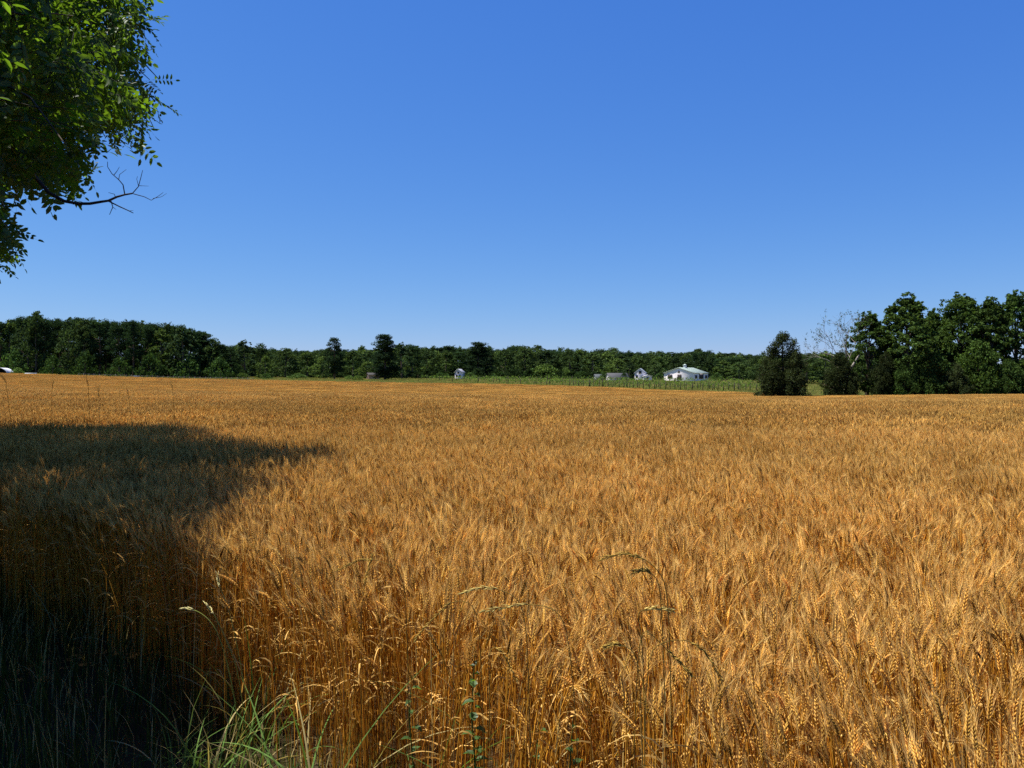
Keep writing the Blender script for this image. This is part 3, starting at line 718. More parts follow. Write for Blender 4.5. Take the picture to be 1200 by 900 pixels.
# ------------------------------------------------------------------ farm buildings
def gable_building(name, px, Y, w, l, he, hr, a, label, cat, wallc, roofc, wins=(), doors=(), cupola=False, over=0.35, base_up=0.0):
    """front gable corner nearest the camera at px; wins/doors: (face 'g' gable or 's' side, along 0..1, bottom, width, height)"""
    X = (px - 600) / FPX * Y; z = float(hgt(X, Y)) + base_up
    root = empty(name, (X, Y, z), a, label=label, cat=cat)
    wallc = np.array(wallc); roofc = np.array(roofc)
    m = MB(); x = w / 2
    V = [[-x, 0, -.4], [x, 0, -.4], [x, 0, he], [0, 0, hr], [-x, 0, he], [-x, l, -.4], [x, l, -.4], [x, l, he], [0, l, hr], [-x, l, he]]
    m.add(V, [[1, 6, 7, 2], [5, 0, 4, 9]], [[0, 1, 2], [0, 2, 4], [4, 2, 3], [6, 5, 9], [6, 9, 7], [7, 9, 8]], wallc)
    m.obj('wall', M_paint, root)
    sl = (hr - he) / x
    r = MB(); t = .12
    for s in (-1, 1):
        xo = s * (x + over); zo = he - over * sl + .03
        V = [[0, -over, hr + .03], [xo, -over, zo], [xo, l + over, zo], [0, l + over, hr + .03]]
        V = np.array(V + [[p[0], p[1], p[2] + t] for p in V])
        r.add(V, [[0, 1, 2, 3], [4, 7, 6, 5], [0, 4, 5, 1], [1, 5, 6, 2], [2, 6, 7, 3]], None, roofc)
    ro = r.obj('roof', M_roof, root)
    # standing seams on the slope that faces the camera
    if cupola:
        sm = MB()
        for k in range(1, 18):
            y = -over + (l + 2 * over) * k / 18
            V = [[0.1, y - .03, hr + .14], [x + over, y - .03, he - over * sl + .14], [x + over, y + .03, he - over * sl + .14], [0.1, y + .03, hr + .14]]
            V = np.array(V + [[p[0], p[1], p[2] + .06] for p in V]); sm.add(V, [[4, 7, 6, 5], [0, 4, 5, 1], [2, 6, 7, 3], [1, 5, 6, 2]], None, roofc * .9)
        sm.obj('seam', M_roof, ro)
        c = MB(); c.box((0, l * .42, hr + .55), (1.0, 1.0, 1.1), wallc * .95)
        cu = c.obj('cupola', M_paint, root)
        c = MB(); V = [[-.75, l * .42 - .75, hr + 1.1], [.75, l * .42 - .75, hr + 1.1], [.75, l * .42 + .75, hr + 1.1], [-.75, l * .42 + .75, hr + 1.1], [0, l * .42, hr + 1.7]]
        c.add(V, None, [[0, 1, 4], [1, 2, 4], [2, 3, 4], [3, 0, 4], [0, 2, 1], [0, 3, 2]], roofc); c.obj('cupola_roof', M_roof, cu)
    def panel(nm, spec, depth, colr, parent, grow=0.0):
        f, u, b, pw, phh = spec
        q = MB()
        if f == 'g': q.box((-x + u * w, -depth / 2 - .002, b + phh / 2), (pw + grow, depth, phh + grow), colr)
        else: q.box((x + depth / 2 + .002, u * l, b + phh / 2), (depth, pw + grow, phh + grow), colr)
        return q.obj(nm, M_paint, parent)
    for s in wins:
        fr = panel('window', s, .06, wallc * 1.05, root, .22); panel('pane', s, .09, (.045, .04, .04), fr)
    for s in doors:
        fr = panel('door', s, .06, wallc * .8, root, .2); panel('door_opening', s, .09, (.03, .025, .025), fr)
    return root

WHT = (.72, .66, .66)
gable_building('barn', 795.5, 333, 14.2, 11.9, 3.0, 5.2, math.radians(-42), 'white barn with pale green metal roof and small cupola', 'barn', (.82, .75, .73), (.35, .42, .37),
               wins=[('g', .2, .8, 2.2, 1.7), ('g', .5, 3.2, .9, .8), ('s', .14, .8, 1.9, 1.3), ('s', .5, .6, 3.8, 2.0), ('s', .86, .8, 2.0, 1.3)],
               doors=[('g', .52, 0.2, 1.9, 2.3)], cupola=True, base_up=.55)
gable_building('farmhouse', 750, 345, 4.6, 6.5, 2.9, 4.7, math.radians(-14), 'white two-storey farmhouse among trees left of the barn', 'house', WHT, (.34, .38, .44),
               wins=[('g', .52, 2.5, 1.1, 1.2), ('g', .2, .6, .9, 1.2), ('g', .78, .6, .9, 1.2), ('s', .5, .7, 1.0, 1.2)], base_up=.6)
gable_building('porch_annex', 759, 343, 3.6, 3.0, 1.5, 2.0, math.radians(4), 'low white annex against the right side of the farmhouse', 'annex', WHT, (.55, .55, .58), wins=[('g', .5, .5, 1.0, .7)], base_up=.5)
gable_building('grey_roofed_shed', 712, 335, 4.6, 8.6, 1.1, 2.9, math.radians(-72), 'long shed with a grey roof and white gable end', 'shed', WHT, (.09, .09, .09), wins=[('g', .5, .4, .6, .6)], base_up=.3)
gable_building('grey_roofed_shed', 697, 346, 3.6, 5.0, .9, 2.3, math.radians(-74), 'short low shed with grey roof, left of the longer shed', 'shed', (.30, .30, .29), (.09, .10, .10), wins=[('g', .5, .4, .6, .5)], base_up=.3)
gable_building('white_house', 537, 362, 3.2, 5.0, 2.6, 3.9, math.radians(-12), 'small narrow white house in front of the far trees', 'house', WHT, (.45, .45, .48),
               wins=[('g', .5, 1.9, .8, .8), ('g', .28, .4, .8, 1.0), ('g', .75, .4, .8, 1.0)], base_up=.8)
gable_building('tan_shed', 431, 318, 2.4, 4.5, 1.9, 2.6, math.radians(-60), 'small tan shed between bushes left of the big pine', 'shed', (.42, .27, .20), (.07, .065, .06), doors=[('g', .5, 0, .8, 1.6)], base_up=.2)

# hoop house cut by the left edge of the picture
hx, hY = (-3 - 600) / FPX * 236, 236.0
hr_ = empty('hoop_house', (hx, hY, float(hgt(hx, hY)) - .1), math.radians(20), label='arched hoop house cut by the left edge of the picture', cat='hoop house')
th = np.linspace(0, np.pi, 17); arc = np.stack([2.6 * np.cos(th), 0 * th, 2.3 * np.sin(th)], -1)
m = MB(); V = np.concatenate([arc, arc + [0, 9, 0], arc * .97 + [0, .001, 0], arc * .97 + [0, 8.999, 0]]); i = np.arange(16)
m.add(V, np.concatenate([np.stack([i, i + 1, i + 18, i + 17], -1), np.stack([i + 34, i + 51, i + 52, i + 35], -1), np.stack([i, i + 34, i + 35, i + 1], -1)]), None, (.55, .56, .58)); m.obj('cover', M_roof, hr_)
m = MB(); V = np.concatenate([arc * .96 + [0, 7.5, 0], [[0, 7.5, 0]]]); m.add(V, None, np.stack([i, i + 1, 0 * i + 17], -1), (.05, .05, .05)); m.obj('end_wall', M_paint, hr_)
m = MB(); m.tube(arc + [0, -.06, 0], .07, 6, (.6, .6, .62)); m.obj('end_hoop', M_roof, hr_)

def at_ground(px, Y): 
    X = (px - 600) / FPX * Y; return (X, Y, float(hgt(X, Y)))
# low white trailer on the left margin
t = empty('flat_trailer', at_ground(36, 232), math.radians(6), label='low white flat trailer on the grass before the left wood', cat='trailer')
m = MB(); m.box((0, 0, .75), (2.6, 1.5, .28), (.72, .72, .70)); m.obj('bed', M_paint, t)
for sx in (-.7, .7):
    m = MB(); a = np.linspace(0, 2 * np.pi, 13)[:-1]; V = np.concatenate([np.stack([sx + .33 * np.cos(a), 0 * a - .72, .33 + .33 * np.sin(a)], -1), np.stack([sx + .33 * np.cos(a), 0 * a - .5, .33 + .33 * np.sin(a)], -1)])
    j = np.arange(12); k = (j + 1) % 12; m.add(V, np.stack([j, k, k + 12, j + 12], -1), np.stack([0 * j[1:-1], j[1:-1], k[1:-1]], -1), (.03, .03, .03)); m.obj('wheel', M_paint, t)
# small blue bin near the fence
t = empty('blue_bin', at_ground(160, 214), math.radians(10), label='small blue-grey bin beside the left fence line', cat='bin')
m = MB(); V = np.array([[-.5, -.35, 0], [.5, -.35, 0], [.5, .35, 0], [-.5, .35, 0], [-.6, -.45, 1.0], [.6, -.45, 1.0], [.6, .45, 1.0], [-.6, .45, 1.0]])
m.add(V, [[0, 1, 5, 4], [1, 2, 6, 5], [2, 3, 7, 6], [3, 0, 4, 7]], None, (.20, .27, .42)); m.obj('body', M_paint, t)
m = MB(); m.box((0, 0, 1.06), (1.3, 1.0, .1), (.30, .36, .48)); m.obj('lid', M_paint, t)
place('bush', FBUSH[1], 706, 436, 328, 9, 'green bush in front of the gap between the two sheds', 'bushes along the far treeline', 'bush')
place('bush', FBUSH[2], 731, 437, 330, 8, 'dark bush at the right end of the long shed', 'bushes along the far treeline', 'bush')
place('bush', FBUSH[2], 128, 440.2, 216, 5, 'tiny dark bush beside the fence on the left margin', 'bushes along the far treeline', 'bush')
place('bush', FBUSH[0], 20, 431, 238, 16, 'green bush right of the hoop house', 'bushes along the far treeline', 'bush')

# ------------------------------------------------------------------ fence along the left margin
fr = empty('wire_fence', at_ground(100, 219), 0, label='thin wire fence with dark posts along the left field margin', cat='fence')
fo = np.array(fr.location)
post_me = None; pts = []
for k, px in enumerate(np.arange(92, 300, 6.2)):
    Y = 219 - (px - 92) * .02; p = np.array(at_ground(px, Y)) - fo; pts.append(p)
    if post_me is None:
        m = MB(); m.box((0, 0, .6), (.13, .13, 1.5), (.10, .085, .07)); m.box((0, 0, 1.37), (.16, .16, .05), (.09, .08, .07)); post_me = m.mesh('post', M_wood)
    o = bpy.data.objects.new('post', post_me); COL.objects.link(o); o.parent = fr; o.location = p; o.rotation_euler = (R.normal(0, .03), R.normal(0, .03), R.uniform(0, 1))
for hh in (.45, .85, 1.2):
    m = MB(); m.tube(np.array(pts) + [0, -.08, hh], .012, 4, (.2, .2, .2)); m.obj('wire', M_wood, fr)

# ------------------------------------------------------------------ vineyard rows
m = MB(); m.box((0, 0, 1.0), (.15, .15, 2.4), (.045, .045, .025)); m.box((0, 0, 2.22), (.17, .17, .05), (.06, .055, .035)); vpost = m.mesh('post', M_wood)
rng = np.random.default_rng(9)
def vine_row(k, Y0, x0, x1, slope, label, gap):
    a = np.array(at_ground(x0, Y0)); b = np.array(at_ground(x1, Y0 + slope))
    root = empty('vine_row', tuple(a), 0, label=label, cat='vine row', group='trellised rows of the vineyard')
    Ln = np.linalg.norm((b - a)[:2]); n = max(int(Ln / gap), 2)
    P = []
    for i in range(n + 1):
        q = a[:2] + (b - a)[:2] * (i + (rng.uniform(-.2, .2) if 0 < i < n else 0)) / n
        p = np.array([q[0], q[1], float(hgt(q[0], q[1]))]) - a; P.append(p)
        o = bpy.data.objects.new('post', vpost); COL.objects.link(o); o.parent = root; o.location = p
        o.rotation_euler = (rng.normal(0, .03), rng.normal(0, .04), rng.uniform(0, 1)); o.scale = (1, 1, rng.uniform(.9, 1.06))
    P = np.array(P)
    for hh in (1.0, 1.75):
        m = MB(); m.tube(P + [0, -.1, hh], .006, 4, (.12, .12, .10)); m.obj('wire', M_wood, root)
    t = np.sort(rng.uniform(0, n, int(Ln * (1.2 if k == 0 else 2.4)))); i0 = np.clip(t.astype(int), 0, n - 1); c = P[i0] * (1 - (t - i0))[:, None] + P[i0 + 1] * (t - i0)[:, None]
    c[:, 2] += np.where(rng.random(len(t)) < .7, rng.normal(1.7, .2, len(t)), rng.uniform(.3, 1.4, len(t)))
    c[:, :2] += rng.normal(0, .08, (len(t), 2)) + np.array([0, .35])
    m = MB(); foliage(m, rng, c, .36, 9, .28, (.11, .175, .032), var=.35); m.obj('foliage', M_far, root)
rows = [(214, 672, 893, -12, 1.32), (218, 640, 893, -8, 6), (223, 610, 893, -6, 7), (230, 585, 893, -5, 7), (237, 560, 893, -4, 8), (249, 545, 893, -4, 8), (263, 530, 893, -3, 9), (278, 515, 880, -2, 9), (295, 500, 870, 0, 10), (312, 490, 860, 0, 10)]
for k, (Y0, x0, x1, sl, gp) in enumerate(rows):
    lab = 'vineyard row nearest the wheat, with its posts clear of the field' if k == 0 else '%s vineyard row counted back from the wheat' % ORD[k]
    vine_row(k, Y0, x0, x1, sl, lab, gp)

# ------------------------------------------------------------------ overhanging tree, upper left
SIL = [(-400, -400), (218, -400), (200, 0), (190, 20), (182, 45), (212, 58), (196, 80), (198, 100), (216, 135), (194, 152), (190, 180), (172, 166), (155, 150),
       (150, 174), (112, 152), (108, 175), (116, 202), (98, 214), (74, 232), (40, 202), (12, 216), (16, 262), (44, 282), (28, 292), (28, 304), (10, 314), (-400, 320)]
SHX = ([-6, 2.0, 2.6, 3.5, 4.5, 6.0, 8.0, 8.8, 9.6, 11.0, 13.0, 13.9, 14.3, 14.5], [-.6, -1.0, -1.2, -1.45, -1.55, -1.6, -1.65, -1.75, -2.8, -4.0, -5.0, -6.0, -9.0, -40])
def allowed(P, pad=0.0):
    """inside the crown's visible outline where it hangs into view, and not shading the sunlit wheat"""
    Yp = np.maximum(P[:, 1], .3)
    px = P[:, 0] / Yp * FPX + 600; py = HOR - (P[:, 2] - EYE) / Yp * FPX
    vis = (P[:, 1] > .3) & (px > -30) & (py > -60) & (py < 950) & (px < 1260)
    ok = ~vis | poly_in(px, py, SIL)
    k = (P[:, 2] - .8) / SDIR[2]; sx = P[:, 0] - SDIR[0] * k; sy = P[:, 1] - SDIR[1] * k
    return ok & (sx < np.interp(sy, *SHX) - pad) & (P[:, 2] > 1.9), px, py, vis

def spray_mesh(k, nleaf=4, llen=.27, leaflet=.092, wid=.035):
    rng = np.random.default_rng(900 + k); m = MB(); gcol = np.array([.050, .100, .016])
    tl = .34; tw = np.array([[0, 0, 0], [tl * .35, .01, -.01], [tl * .7, -.01, -.04], [tl, 0, -.09]])
    m.tube(tw, [.0035, .003, .002, .001], 4, (.05, .045, .025))
    for i in range(nleaf):
        f = (i + .6) / nleaf; b = np.array([np.interp(f * 3, range(4), tw[:, j]) for j in range(3)])
        az = (1 if i % 2 else -1) * rng.uniform(.5, 1.1) if i < nleaf - 1 else rng.normal(0, .15)
        d = norm(np.array([math.cos(az), math.sin(az), rng.normal(-.15, .3)])); LL = llen * rng.uniform(.8, 1.2)
        up = norm(np.array([0, 0, 1.0]) + rng.normal(0, .35, 3)); s = norm(np.cross(up, d)); up = np.cross(d, s)
        q = [b + d * LL * t - np.array([0, 0, .05]) * t * t for t in (0, .35, .7, 1)]
        m.tube(np.array(q), [.0016, .0013, .001, .0007], 3, (.06, .08, .02))
        prs = 5; cl = gcol * rng.uniform(.75, 1.3)
        for j in range(prs * 2 + 1):
            t = .16 + .80 * (j // 2) / prs if j < prs * 2 else 1.0
            side = (1 if j % 2 else -1); o = b + d * LL * t - np.array([0, 0, .05]) * t * t
            ld = norm(d * .55 + s * side * 1.0 + up * rng.normal(-.2, .25)) if j < prs * 2 else d
            l = leaflet * rng.uniform(.65, 1.2) * (1 - .25 * abs(t - .5)); w = wid * rng.uniform(.85, 1.15)
            n_ = norm(up + rng.normal(0, .3, 3)); ls = norm(np.cross(n_, ld)); n_ = np.cross(ld, ls)
            # folded blade with seven outline points
            V = [o + ld * l * .05, o + ld * l * .30 + ls * w * .48 + n_ * w * .12, o + ld * l * .68 + ls * w * .43 + n_ * w * .10, o + ld * l - n_ * l * .08,
                 o + ld * l * .68 - ls * w * .43 + n_ * w * .10, o + ld * l * .30 - ls * w * .48 + n_ * w * .12, o + ld * l * .5]
            m.add(np.array(V), [[0, 6, 2, 1], [0, 5, 4, 6]], [[6, 3, 2], [6, 4, 3]], cl * rng.uniform(.8, 1.25))
    return m
sprays = [spray_mesh(k) for k in range(6)]
spray_me = [s.mesh('leaf_spray', M_leaf) for s in sprays]
rng = np.random.default_rng(77)
tree = empty('overhanging_tree', (-8.2, 7.6, 0), 0, label='leafy tree overhanging the field edge, its boughs filling the top left corner', cat='tree')
TO = np.array([-8.2, 7.6, 0.0])
# crown volume: main dome, a low drooping bough near the camera and one reaching over the wheat
def ell(n, c, r):
    u = norm(rng.standard_normal((n, 3))) * rng.random((n, 1)) ** (1 / 2.4); return np.array(c) + u * np.array(r)
cl = np.concatenate([ell(1500, (-8.4, 8.2, 7.6), (5.6, 7.0, 4.6)), ell(260, (-3.9, 5.2, 4.1), (1.6, 1.8, 2.0)), ell(380, (-4.5, 9.4, 5.6), (1.5, 1.5, 2.6)), ell(160, (-6.2, 8.6, 3.3), (1.6, 2.2, 1.3)), ell(420, (-4.6, 3.2, 4.6), (2.8, 3.2, 2.6))])
ok, px, py, vis = allowed(cl, .12); cl = cl[ok]; vis = vis[ok]
# the sunward side above the low bough is thin, so light gets through to its leaves
kk = (cl[:, 2] - .8) / SDIR[2]; sx_ = cl[:, 0] - SDIR[0] * kk; sy_ = cl[:, 1] - SDIR[1] * kk
thin = (sx_ > np.interp(sy_, *SHX) - 2.6) & (sy_ > 4.2) & (sy_ < 11) & (~vis) & (rng.random(len(cl)) < .85)
cl = cl[~thin]; vis = vis[~thin]
# keep clusters apart
vpx = cl[:, 0] / np.maximum(cl[:, 1], .3) * FPX + 600; thin2 = vis & (vpx > 95) & (rng.random(len(cl)) < .5); cl = cl[~thin2]; vis = vis[~thin2]
D2 = np.sum((cl[:, None] - cl[None]) ** 2, -1) < np.where(vis, .22, .42)[:, None]; alive = np.ones(len(cl), bool); keep = []
for i in rng.permutation(len(cl)):
    if not (D2[i][keep].any() if keep else False): keep.append(i)
cl = cl[keep]; print('crown clusters', len(cl))
T = MB()
T.tube(np.array([[0, 0, -.3], [.05, .1, 1.2], [.15, .1, 2.6], [.1, .3, 4.4], [-.1, .4, 7], [0, .5, 10]]), [.34, .26, .23, .19, .12, .04], 12, BARK * .9)
limb_nodes = [np.array([.15, .1, 2.6]), np.array([.1, .3, 4.4]), np.array([0, .35, 5.8]), np.array([-.1, .4, 7.0])]
limb_end = [(-3.9, 5.4, 4.0), (-4.6, 9.2, 5.4), (-6.0, 8.8, 3.6), (-5.4, 3.4, 4.8), (-12, 6, 6.5), (-11, 11, 7), (-8, 13, 8), (-7, 3.5, 7.5), (-5.6, 6.6, 8.4), (-9.5, 8, 11)]
nodes = list(limb_nodes)
for e in limb_end:
    e = np.array(e) - TO; a = limb_nodes[0 if e[2] < 4.5 else (1 if e[2] < 6 else (2 if e[2] < 8 else 3))]
    c = curve(a, e, 7, .35, .10, rng); T.tube(c, np.linspace(.10, .025, 7), 7, BARK * .9); nodes += list(c[2:])
nodes = np.array(nodes)
for c in cl - TO:
    j = np.argmin(np.sum((nodes - c) ** 2, 1)); a = nodes[j]
    T.tube(curve(a, c, 4, .06, .04, rng), [.016, .012, .008, .004], 4, BARK * .8)
T.obj('trunk', M_bark, tree)
crown = []; vis_list = []
for c in cl:
    m = 12 if (c[1] > .5 and abs(c[0]) < c[1] * .7) else 24
    off = norm(rng.standard_normal((m, 3))) * rng.uniform(.08, .34, (m, 1)); p = c + off
    d = norm(off * np.array([1, 1, .6]) + rng.normal(0, .05, (m, 3)) + np.array([0, 0, -.12]))
    for i in range(m):
        x_ = d[i]; z_ = norm(np.array([0, 0, 1.0]) + rng.normal(0, .3, 3)); y_ = norm(np.cross(z_, x_)); z_ = np.cross(x_, y_)
        s = rng.uniform(.8, 1.2); M3 = np.stack([x_, y_, z_], 1) * s
        chk = np.array([p[i], p[i] + x_ * .22 * s, p[i] + x_ * .42 * s, p[i] + x_ * .3 * s + y_ * .16 * s, p[i] + x_ * .3 * s - y_ * .16 * s])
        okk, qx, qy, vv = allowed(chk)
        if not okk.all(): continue
        k = int(rng.integers(6))
        if vv.any() and (qx.min() > -5) and (qy.min() > -15): vis_list.append((p[i, 1], k, M3, p[i]))
        else: crown.append((p[i] - TO, M3, k))
vis_list.sort(key=lambda a: a[0]); print('sprays in view', len(vis_list))
for n_, (d_, k, M3, p) in enumerate(vis_list):
    if n_ < 300:
        o = bpy.data.objects.new('leaf_spray', spray_me[k]); COL.objects.link(o); o.parent = tree
        mw = Matrix([list(M3[0]) + [p[0] - TO[0]], list(M3[1]) + [p[1] - TO[1]], list(M3[2]) + [p[2] - TO[2]], [0, 0, 0, 1]])
        o.matrix_local = mw
    else: crown.append((p - TO, M3, k))
co = scatter('crown', [c[0] for c in crown], [list(Matrix((c[1] / np.linalg.norm(c[1][:, 0])).tolist()).to_euler()) for c in crown],
             [[np.linalg.norm(c[1][:, 0])] * 3 for c in crown], [c[2] for c in crown], spray_me, M_leaf, kind='stuff')
co.parent = tree; print('crown sprays', len(crown))
# bare dead bough
def PX(lst, Y, z=0.02): return np.array([world_at(a, b, Y + (c[0] if c else 0)) for a, b, *c in lst]) - TO
D = MB(); dk = (.035, .03, .03)
D.tube(PX([(40, 205), (58, 226), (76, 236), (92, 239), (106, 239), (118, 237), (128, 235.5), (138, 231), (147, 228.5), (156, 227)], 5.2), np.linspace(.013, .005, 10), 6, dk)
for l, r0 in (([(147, 228.5), (145, 217), (140, 211), (132, 204), (127, 196), (127, 190)], .004), ([(140, 211), (141, 205), (149, 199)], .0025), ([(134, 206), (138, 201), (141, 196)], .0025),
              ([(156, 227), (163, 219), (166, 208), (168, 200)], .0035), ([(163, 218), (161, 210), (162, 207)], .002), ([(163, 218), (175, 218.5)], .002),
              ([(157, 227.5), (170, 231), (178, 235), (185, 231), (192, 226)], .003), ([(180, 233), (190, 231), (196, 227)], .002),
              ([(128, 236), (140, 242), (152, 247.5), (157, 250)], .005), ([(131, 236), (133, 243), (129, 252)], .004), ([(133, 243), (137, 246)], .002), ([(136, 232), (135, 228), (128, 226)], .003), ([(152, 247.5), (157, 247)], .002)):
    D.tube(PX(l, 5.2 + rng.normal(0, .03)), np.linspace(r0, r0 * .45, len(l)), 5, dk)
D.obj('dead_bough', M_bark, tree, label='bare dead twiggy bough pointing over the field')

sky_blocker = MB(); hc = ell(260, (-13.5, 2.5, 5.6), (4.2, 5.5, 4.6)); hc = np.concatenate([hc, ell(200, (-8.5, -4.5, 6.0), (4.5, 4.0, 4.6))])  # out-of-view foliage added to block skylight and deepen the shade
okh, _, _, vh = allowed(hc, .6); hc = hc[okh & ~vh & (hc[:, 1] < hc[:, 0] * -1.35 - 1.2)]
foliage(sky_blocker, rng, hc, .8, 60, .16, (.04, .07, .016))
ht = empty('added_shade_tree', (-12.5, .5, 0), 0, label='unseen tree added beyond the left edge of the picture to block skylight', cat='tree')
sky_blocker.V = [v - np.array([-12.5, .5, 0]) for v in sky_blocker.V]; sky_blocker.obj('crown', M_leaf, ht)
hT = MB(); hT.tube(np.array([[0, 0, -.3], [.1, 0, 2], [0, .2, 5], [.2, .1, 9]]), [.3, .24, .17, .05], 10, BARK * .9); hT.obj('trunk', M_bark, ht)

# ------------------------------------------------------------------ weeds and stray stalks at the field edge
def wild_grass(name, P, label, head_from=.62, r=.0013, colr=(.24, .16, .04), headc=(.22, .19, .08), cat='grass stalk', group='arching wild grass stalks over the wheat', seed=0):
    """an arching stalk through points P (world), its last stretch set with spikelets"""
    g = np.random.default_rng(seed); P = np.asarray(P, float); K = 22
    t = np.linspace(0, 1, K); ti = np.linspace(0, 1, len(P))
    # smooth resample
    C_ = np.stack([np.interp(t, ti, P[:, j]) for j in range(3)], -1)
    for _ in range(4): C_[1:-1] = (C_[:-2] + 2 * C_[1:-1] + C_[2:]) / 4
    o0 = C_[0].copy(); root = empty(name, tuple(o0), 0, label=label, cat=cat, group=group); C_ = C_ - o0
    m = MB(); m.tube(C_, np.linspace(r, r * .6, K), 5, colr); m.obj('stem', M_grass, root)
    h = MB(); k0 = int(K * head_from); n = (K - k0) * 3
    for i in range(n):
        f = k0 + (K - 1 - k0) * i / n; a = C_[int(f)] * (1 - f % 1) + C_[min(int(f) + 1, K - 1)] * (f % 1); d = norm(C_[min(int(f) + 1, K - 1)] - C_[int(f) - 1])
        s = norm(np.cross(d, g.standard_normal(3))); ax = norm(d + s * .3); l = .0085 * g.uniform(.8, 1.3); b = np.cross(ax, s)
        c = a + s * .002 + ax * l * .5
        V = np.array([c - ax * l, c + ax * l * 1.2, c + s * .0015, c - s * .0015, c + b * .0018, c - b * .0018])
        h.add(V, None, [[0, 2, 4], [0, 4, 3], [0, 3, 5], [0, 5, 2], [1, 4, 2], [1, 3, 4], [1, 5, 3], [1, 2, 5]], np.array(headc) * g.uniform(.6, 1.3))
    h.obj('seed_head', M_grass, root)
    return root
def gpt(px, Y): return np.array([(px - 600) / FPX * Y, Y, 0.0])
def pxs(l, Y): return [world_at(a, b, Y) for a, b in l]
def edge_y(px): return 2.5 / (1 + .93 * (px - 600) / FPX)
wild = [
    ('arching dark grass stalk above the shadow tip', 480, 2.9, [(478, 700), (470, 670), (450, 658), (430, 655), (412, 659), (395, 669)], 0),
    ('upright dark stalk crossing the first arch', 424, 2.9, [(422, 720), (428, 680), (436, 650)], 1),
    ('flat arch with a pale tip left of the picture centre', 625, 2.8, [(620, 725), (606, 700), (585, 691), (565, 688), (540, 697)], 2),
    ('long low arch curving down to the left', 570, 2.8, [(565, 720), (548, 705), (530, 704), (508, 724), (484, 752)], 3),
    ('short nodding stalk with a thick dark head', 575, 2.6, [(574, 800), (572, 765), (580, 757), (592, 768), (606, 800)], 4),
    ('pale drooping arch ending in a green head', 690, 2.8, [(672, 740), (650, 712), (620, 708), (590, 712), (563, 718)], 5),
    ('high arch over the middle of the wheat', 790, 2.9, [(787, 700), (775, 672), (757, 655), (735, 648), (705, 655)], 6),
    ('small arch under the high one', 790, 2.9, [(777, 695), (768, 675), (758, 668), (742, 671)], 7),
    ('long arch falling to the right with a dark tip', 760, 2.6, [(752, 770), (770, 755), (795, 749), (815, 753), (832, 770), (848, 800)], 8),
    ('straight slanting green stalk through the long arch', 740, 2.6, [(745, 725), (772, 752), (795, 775), (812, 793)], 9),
    ('pale straw arch pointing left over the wheat', 760, 2.8, [(755, 745), (745, 718), (765, 712), (790, 717)], 10),
    ('dark arch low to the left of the slanting stalk', 760, 2.6, [(752, 775), (738, 760), (722, 754), (708, 760)], 11),
]
for i, (lab, bx, Y, l, sd_) in enumerate(wild):
    Y = edge_y(bx) * .9 - .08
    wild_grass('wild_grass_stalk', [gpt(bx, Y + .1)] + pxs(l, Y), lab, seed=sd_, headc=(.62, .50, .17) if i in (2, 5, 10) else (.44, .30, .07))
# pale lit ears leaning out of the shadow
def pale_ear(px, Y, l, lab, sd_):
    P = [gpt(px, Y + .1)] + pxs(l, Y)
    return wild_grass('pale_ear', P, lab, head_from=.74, r=.002, colr=(.27, .30, .07), headc=(.76, .68, .34), cat='wheat ear', group='pale ears leaning out of the shadow', seed=sd_)
pale_ear(300, 3.3, [(285, 800), (272, 730), (262, 700), (256, 686), (254, 672)], 'pale green-white ear standing against the dark shade', 21)
pale_ear(292, 3.2, [(280, 790), (262, 745), (250, 720), (240, 706)], 'pale ear just below the upright one, bent left', 22)
pale_ear(285, 3.2, [(272, 800), (255, 740), (240, 722), (225, 714), (212, 713)], 'pale ear nodding flat to the left into the shade', 23)
# tall ears that stand above the crop
def tall_ear(px, top, Y, lab, nod, sd_, lean=(.03, 0)):
    g = np.random.default_rng(sd_); z = float(hgt((px - 600) / FPX * Y, Y)); H = EYE + (HOR - top) / FPX * Y - z - .08
    m = MB(); root = empty('tall_wheat_ear', ((px - 600) / FPX * Y, Y, z), 0, label=lab, cat='wheat ear', group='tall ears standing above the crop')
    wheat_plants(m, g, np.zeros((1, 3)), np.array([H]), np.array([lean]), np.array([nod]), 0, L=np.array([.095]), fat=1.25)
    for ci, c in enumerate(m.C): c *= (.9 if ci == 0 else .42)  # ear, awn and leaf colours darkened to imitate backlit silhouettes
    m.obj('stalk', M_wheat, root)
for i, (px, top, Y, nod, lean) in enumerate(((118, 456, 8.5, .1, (-.02, 0)), (23, 438, 7, .9, (-.12, 0)), (56, 447, 9, .2, (.05, 0)), (108, 444, 8, .3, (-.04, 0)), (158, 456, 12, .2, (-.1, 0)), (208, 450, 10, .3, (-.06, 0)), (509, 466, 14, .1, (-.02, 0)), (536, 474, 13, .2, (.03, 0)))):
    tall_ear(px, top, Y, '%s tall ear from the left rising above the top of the crop' % ORD[i] if i else 'thick dark ear above the crop near the left edge', nod, 40 + i, lean)
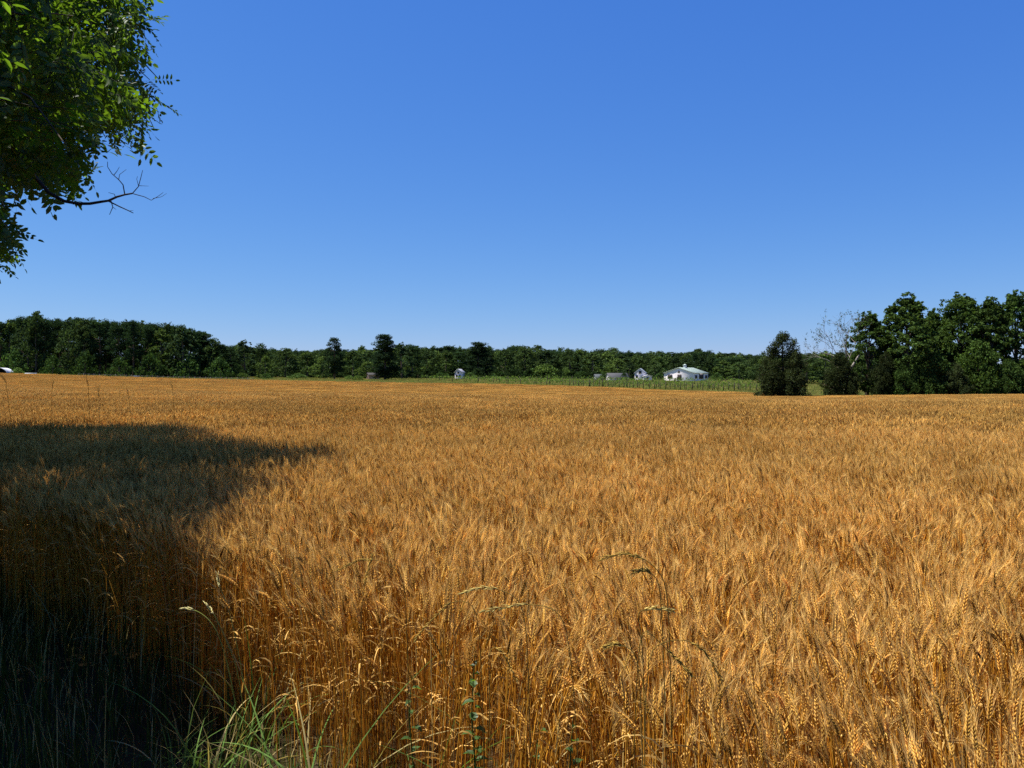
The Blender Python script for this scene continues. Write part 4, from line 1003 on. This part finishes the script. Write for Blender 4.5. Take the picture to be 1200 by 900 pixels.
# green grass tufts at the foot of the wheat
def tuft(px, Y, n, h, lab, sd_, dry=.2, wid=.004, spread=.14, green=(.11, .19, .045)):
    g = np.random.default_rng(sd_); b = gpt(px, Y); root = empty('grass_tuft', tuple(b), 0, label=lab, cat='grass tuft', group='grass tufts at the foot of the wheat')
    for i in range(n):
        a = g.uniform(0, 6.28); el0 = g.uniform(1.0, 1.5); bend = g.uniform(.3, 1.9); L = h * g.uniform(.5, 1.25); K = 9
        el = el0 - np.linspace(0, 1, K) * bend; d = np.stack([np.cos(el) * math.cos(a), np.cos(el) * math.sin(a), np.sin(el)], -1)
        o = np.array([g.normal(0, spread * .5), g.normal(0, spread * .5), 0]); P = o + np.concatenate([[[0, 0, 0]], np.cumsum(d[:-1], 0)]) * L / (K - 1)
        u = np.linspace(0, 1, K); w = wid * g.uniform(.6, 1.2) * np.clip(1.02 - u ** 2.2, .02, 1)
        tw = g.uniform(-.5, .5) + u * g.uniform(-1, 1); s0 = np.array([-math.sin(a), math.cos(a), 0]); bb = np.cross(d, s0)
        s = s0 * np.cos(tw)[:, None] + bb * np.sin(tw)[:, None]; nn = np.cross(s, d)
        V = np.stack([P - s * w[:, None] + nn * w[:, None] * .3, P, P + s * w[:, None] + nn * w[:, None] * .3], 1).reshape(-1, 3); i_ = np.arange(K - 1) * 3
        c = np.array(green) if g.random() > dry else np.array((.42, .34, .14))
        m = MB(); m.add(V, np.concatenate([np.stack([i_, i_ + 1, i_ + 4, i_ + 3], -1), np.stack([i_ + 1, i_ + 2, i_ + 5, i_ + 4], -1)]), None, c * g.uniform(.7, 1.3)); m.obj('blade', M_grass, root)
tuft(232, 3.15, 20, .36, 'green grass tuft at the foot of the wheat where shade begins', 1)
tuft(268, 3.25, 18, .50, 'tall arching grass tuft in sun just right of the shade', 2)
tuft(195, 3.2, 18, .30, 'low grass tuft in the shade at the bottom of the picture', 3)
tuft(330, 3.1, 12, .45, 'grass tuft with straw blades mixed into the first wheat stems', 4, .4)
tuft(392, 2.85, 12, .66, 'sunlit green tuft low among the orange stems', 5)
tuft(300, 3.6, 20, .62, 'thin tall tuft between the wheat stems left of the sunlit tuft', 7, .5)
tuft(95, 4.9, 34, .40, 'dry tangled grass clump in the dark verge', 6, .7, .0025, .35, (.16, .16, .07))
tuft(448, 2.75, 10, .80, 'few thin green blades left of the yellowish weed', 11, .3, .0028, .3)
tuft(508, 2.62, 8, .82, 'few thin blades right of the yellowish weed', 12, .4, .0028, .3)
tuft(590, 2.4, 7, .80, 'few thin blades right of the tall leafy weed', 13, .4, .0026, .25)
# broadleaf weeds
def weed(px, Y, h, n, lab, sd_):
    g = np.random.default_rng(sd_); b = gpt(px, Y); root = empty('broadleaf_weed', tuple(b), 0, label=lab, cat='weed', group='green weeds among the wheat stems')
    st = np.array([[0, 0, 0], [.01, 0, h * .4], [-.01, .01, h * .75], [.0, .0, h]]); m = MB(); m.tube(st, [.004, .003, .0025, .001], 5, (.07, .11, .03)); m.obj('stem', M_grass, root)
    for i in range(n):
        z = h * (.35 + .65 * i / n); a = i * 2.4 + g.normal(0, .3); l = .036 * g.uniform(.6, 1.4) * (1.15 - .5 * i / n); w = l * .36
        d = norm(np.array([math.cos(a), math.sin(a), g.uniform(-.2, .6)])); s = np.array([-math.sin(a), math.cos(a), 0]); u = np.cross(d, s)
        o = np.array([0, 0, z]); V = [o, o + d * l * .3 + s * w + u * .006, o + d * l * .7 + s * w * .8 + u * .004, o + d * l * 1.1 - u * .008, o + d * l * .7 - s * w * .8 + u * .004, o + d * l * .3 - s * w + u * .006, o + d * l * .55]
        m = MB(); m.add(np.array(V), [[0, 6, 2, 1], [0, 5, 4, 6]], [[6, 3, 2], [6, 4, 3]], np.array((.06, .115, .028)) * g.uniform(.7, 1.25)); m.obj('leaf', M_leaf, root)
weed(556, 2.5, .78, 24, 'dark green leafy weed among stems left of bottom centre', 1)
weed(672, 2.32, .66, 12, 'small leafy weed at the bottom edge right of centre', 2)
weed(482, 2.75, .62, 9, 'yellowish small weed left of the tall leafy weed', 3)
weed(632, 2.42, .62, 9, 'short green weed between the two leafy weeds', 4)
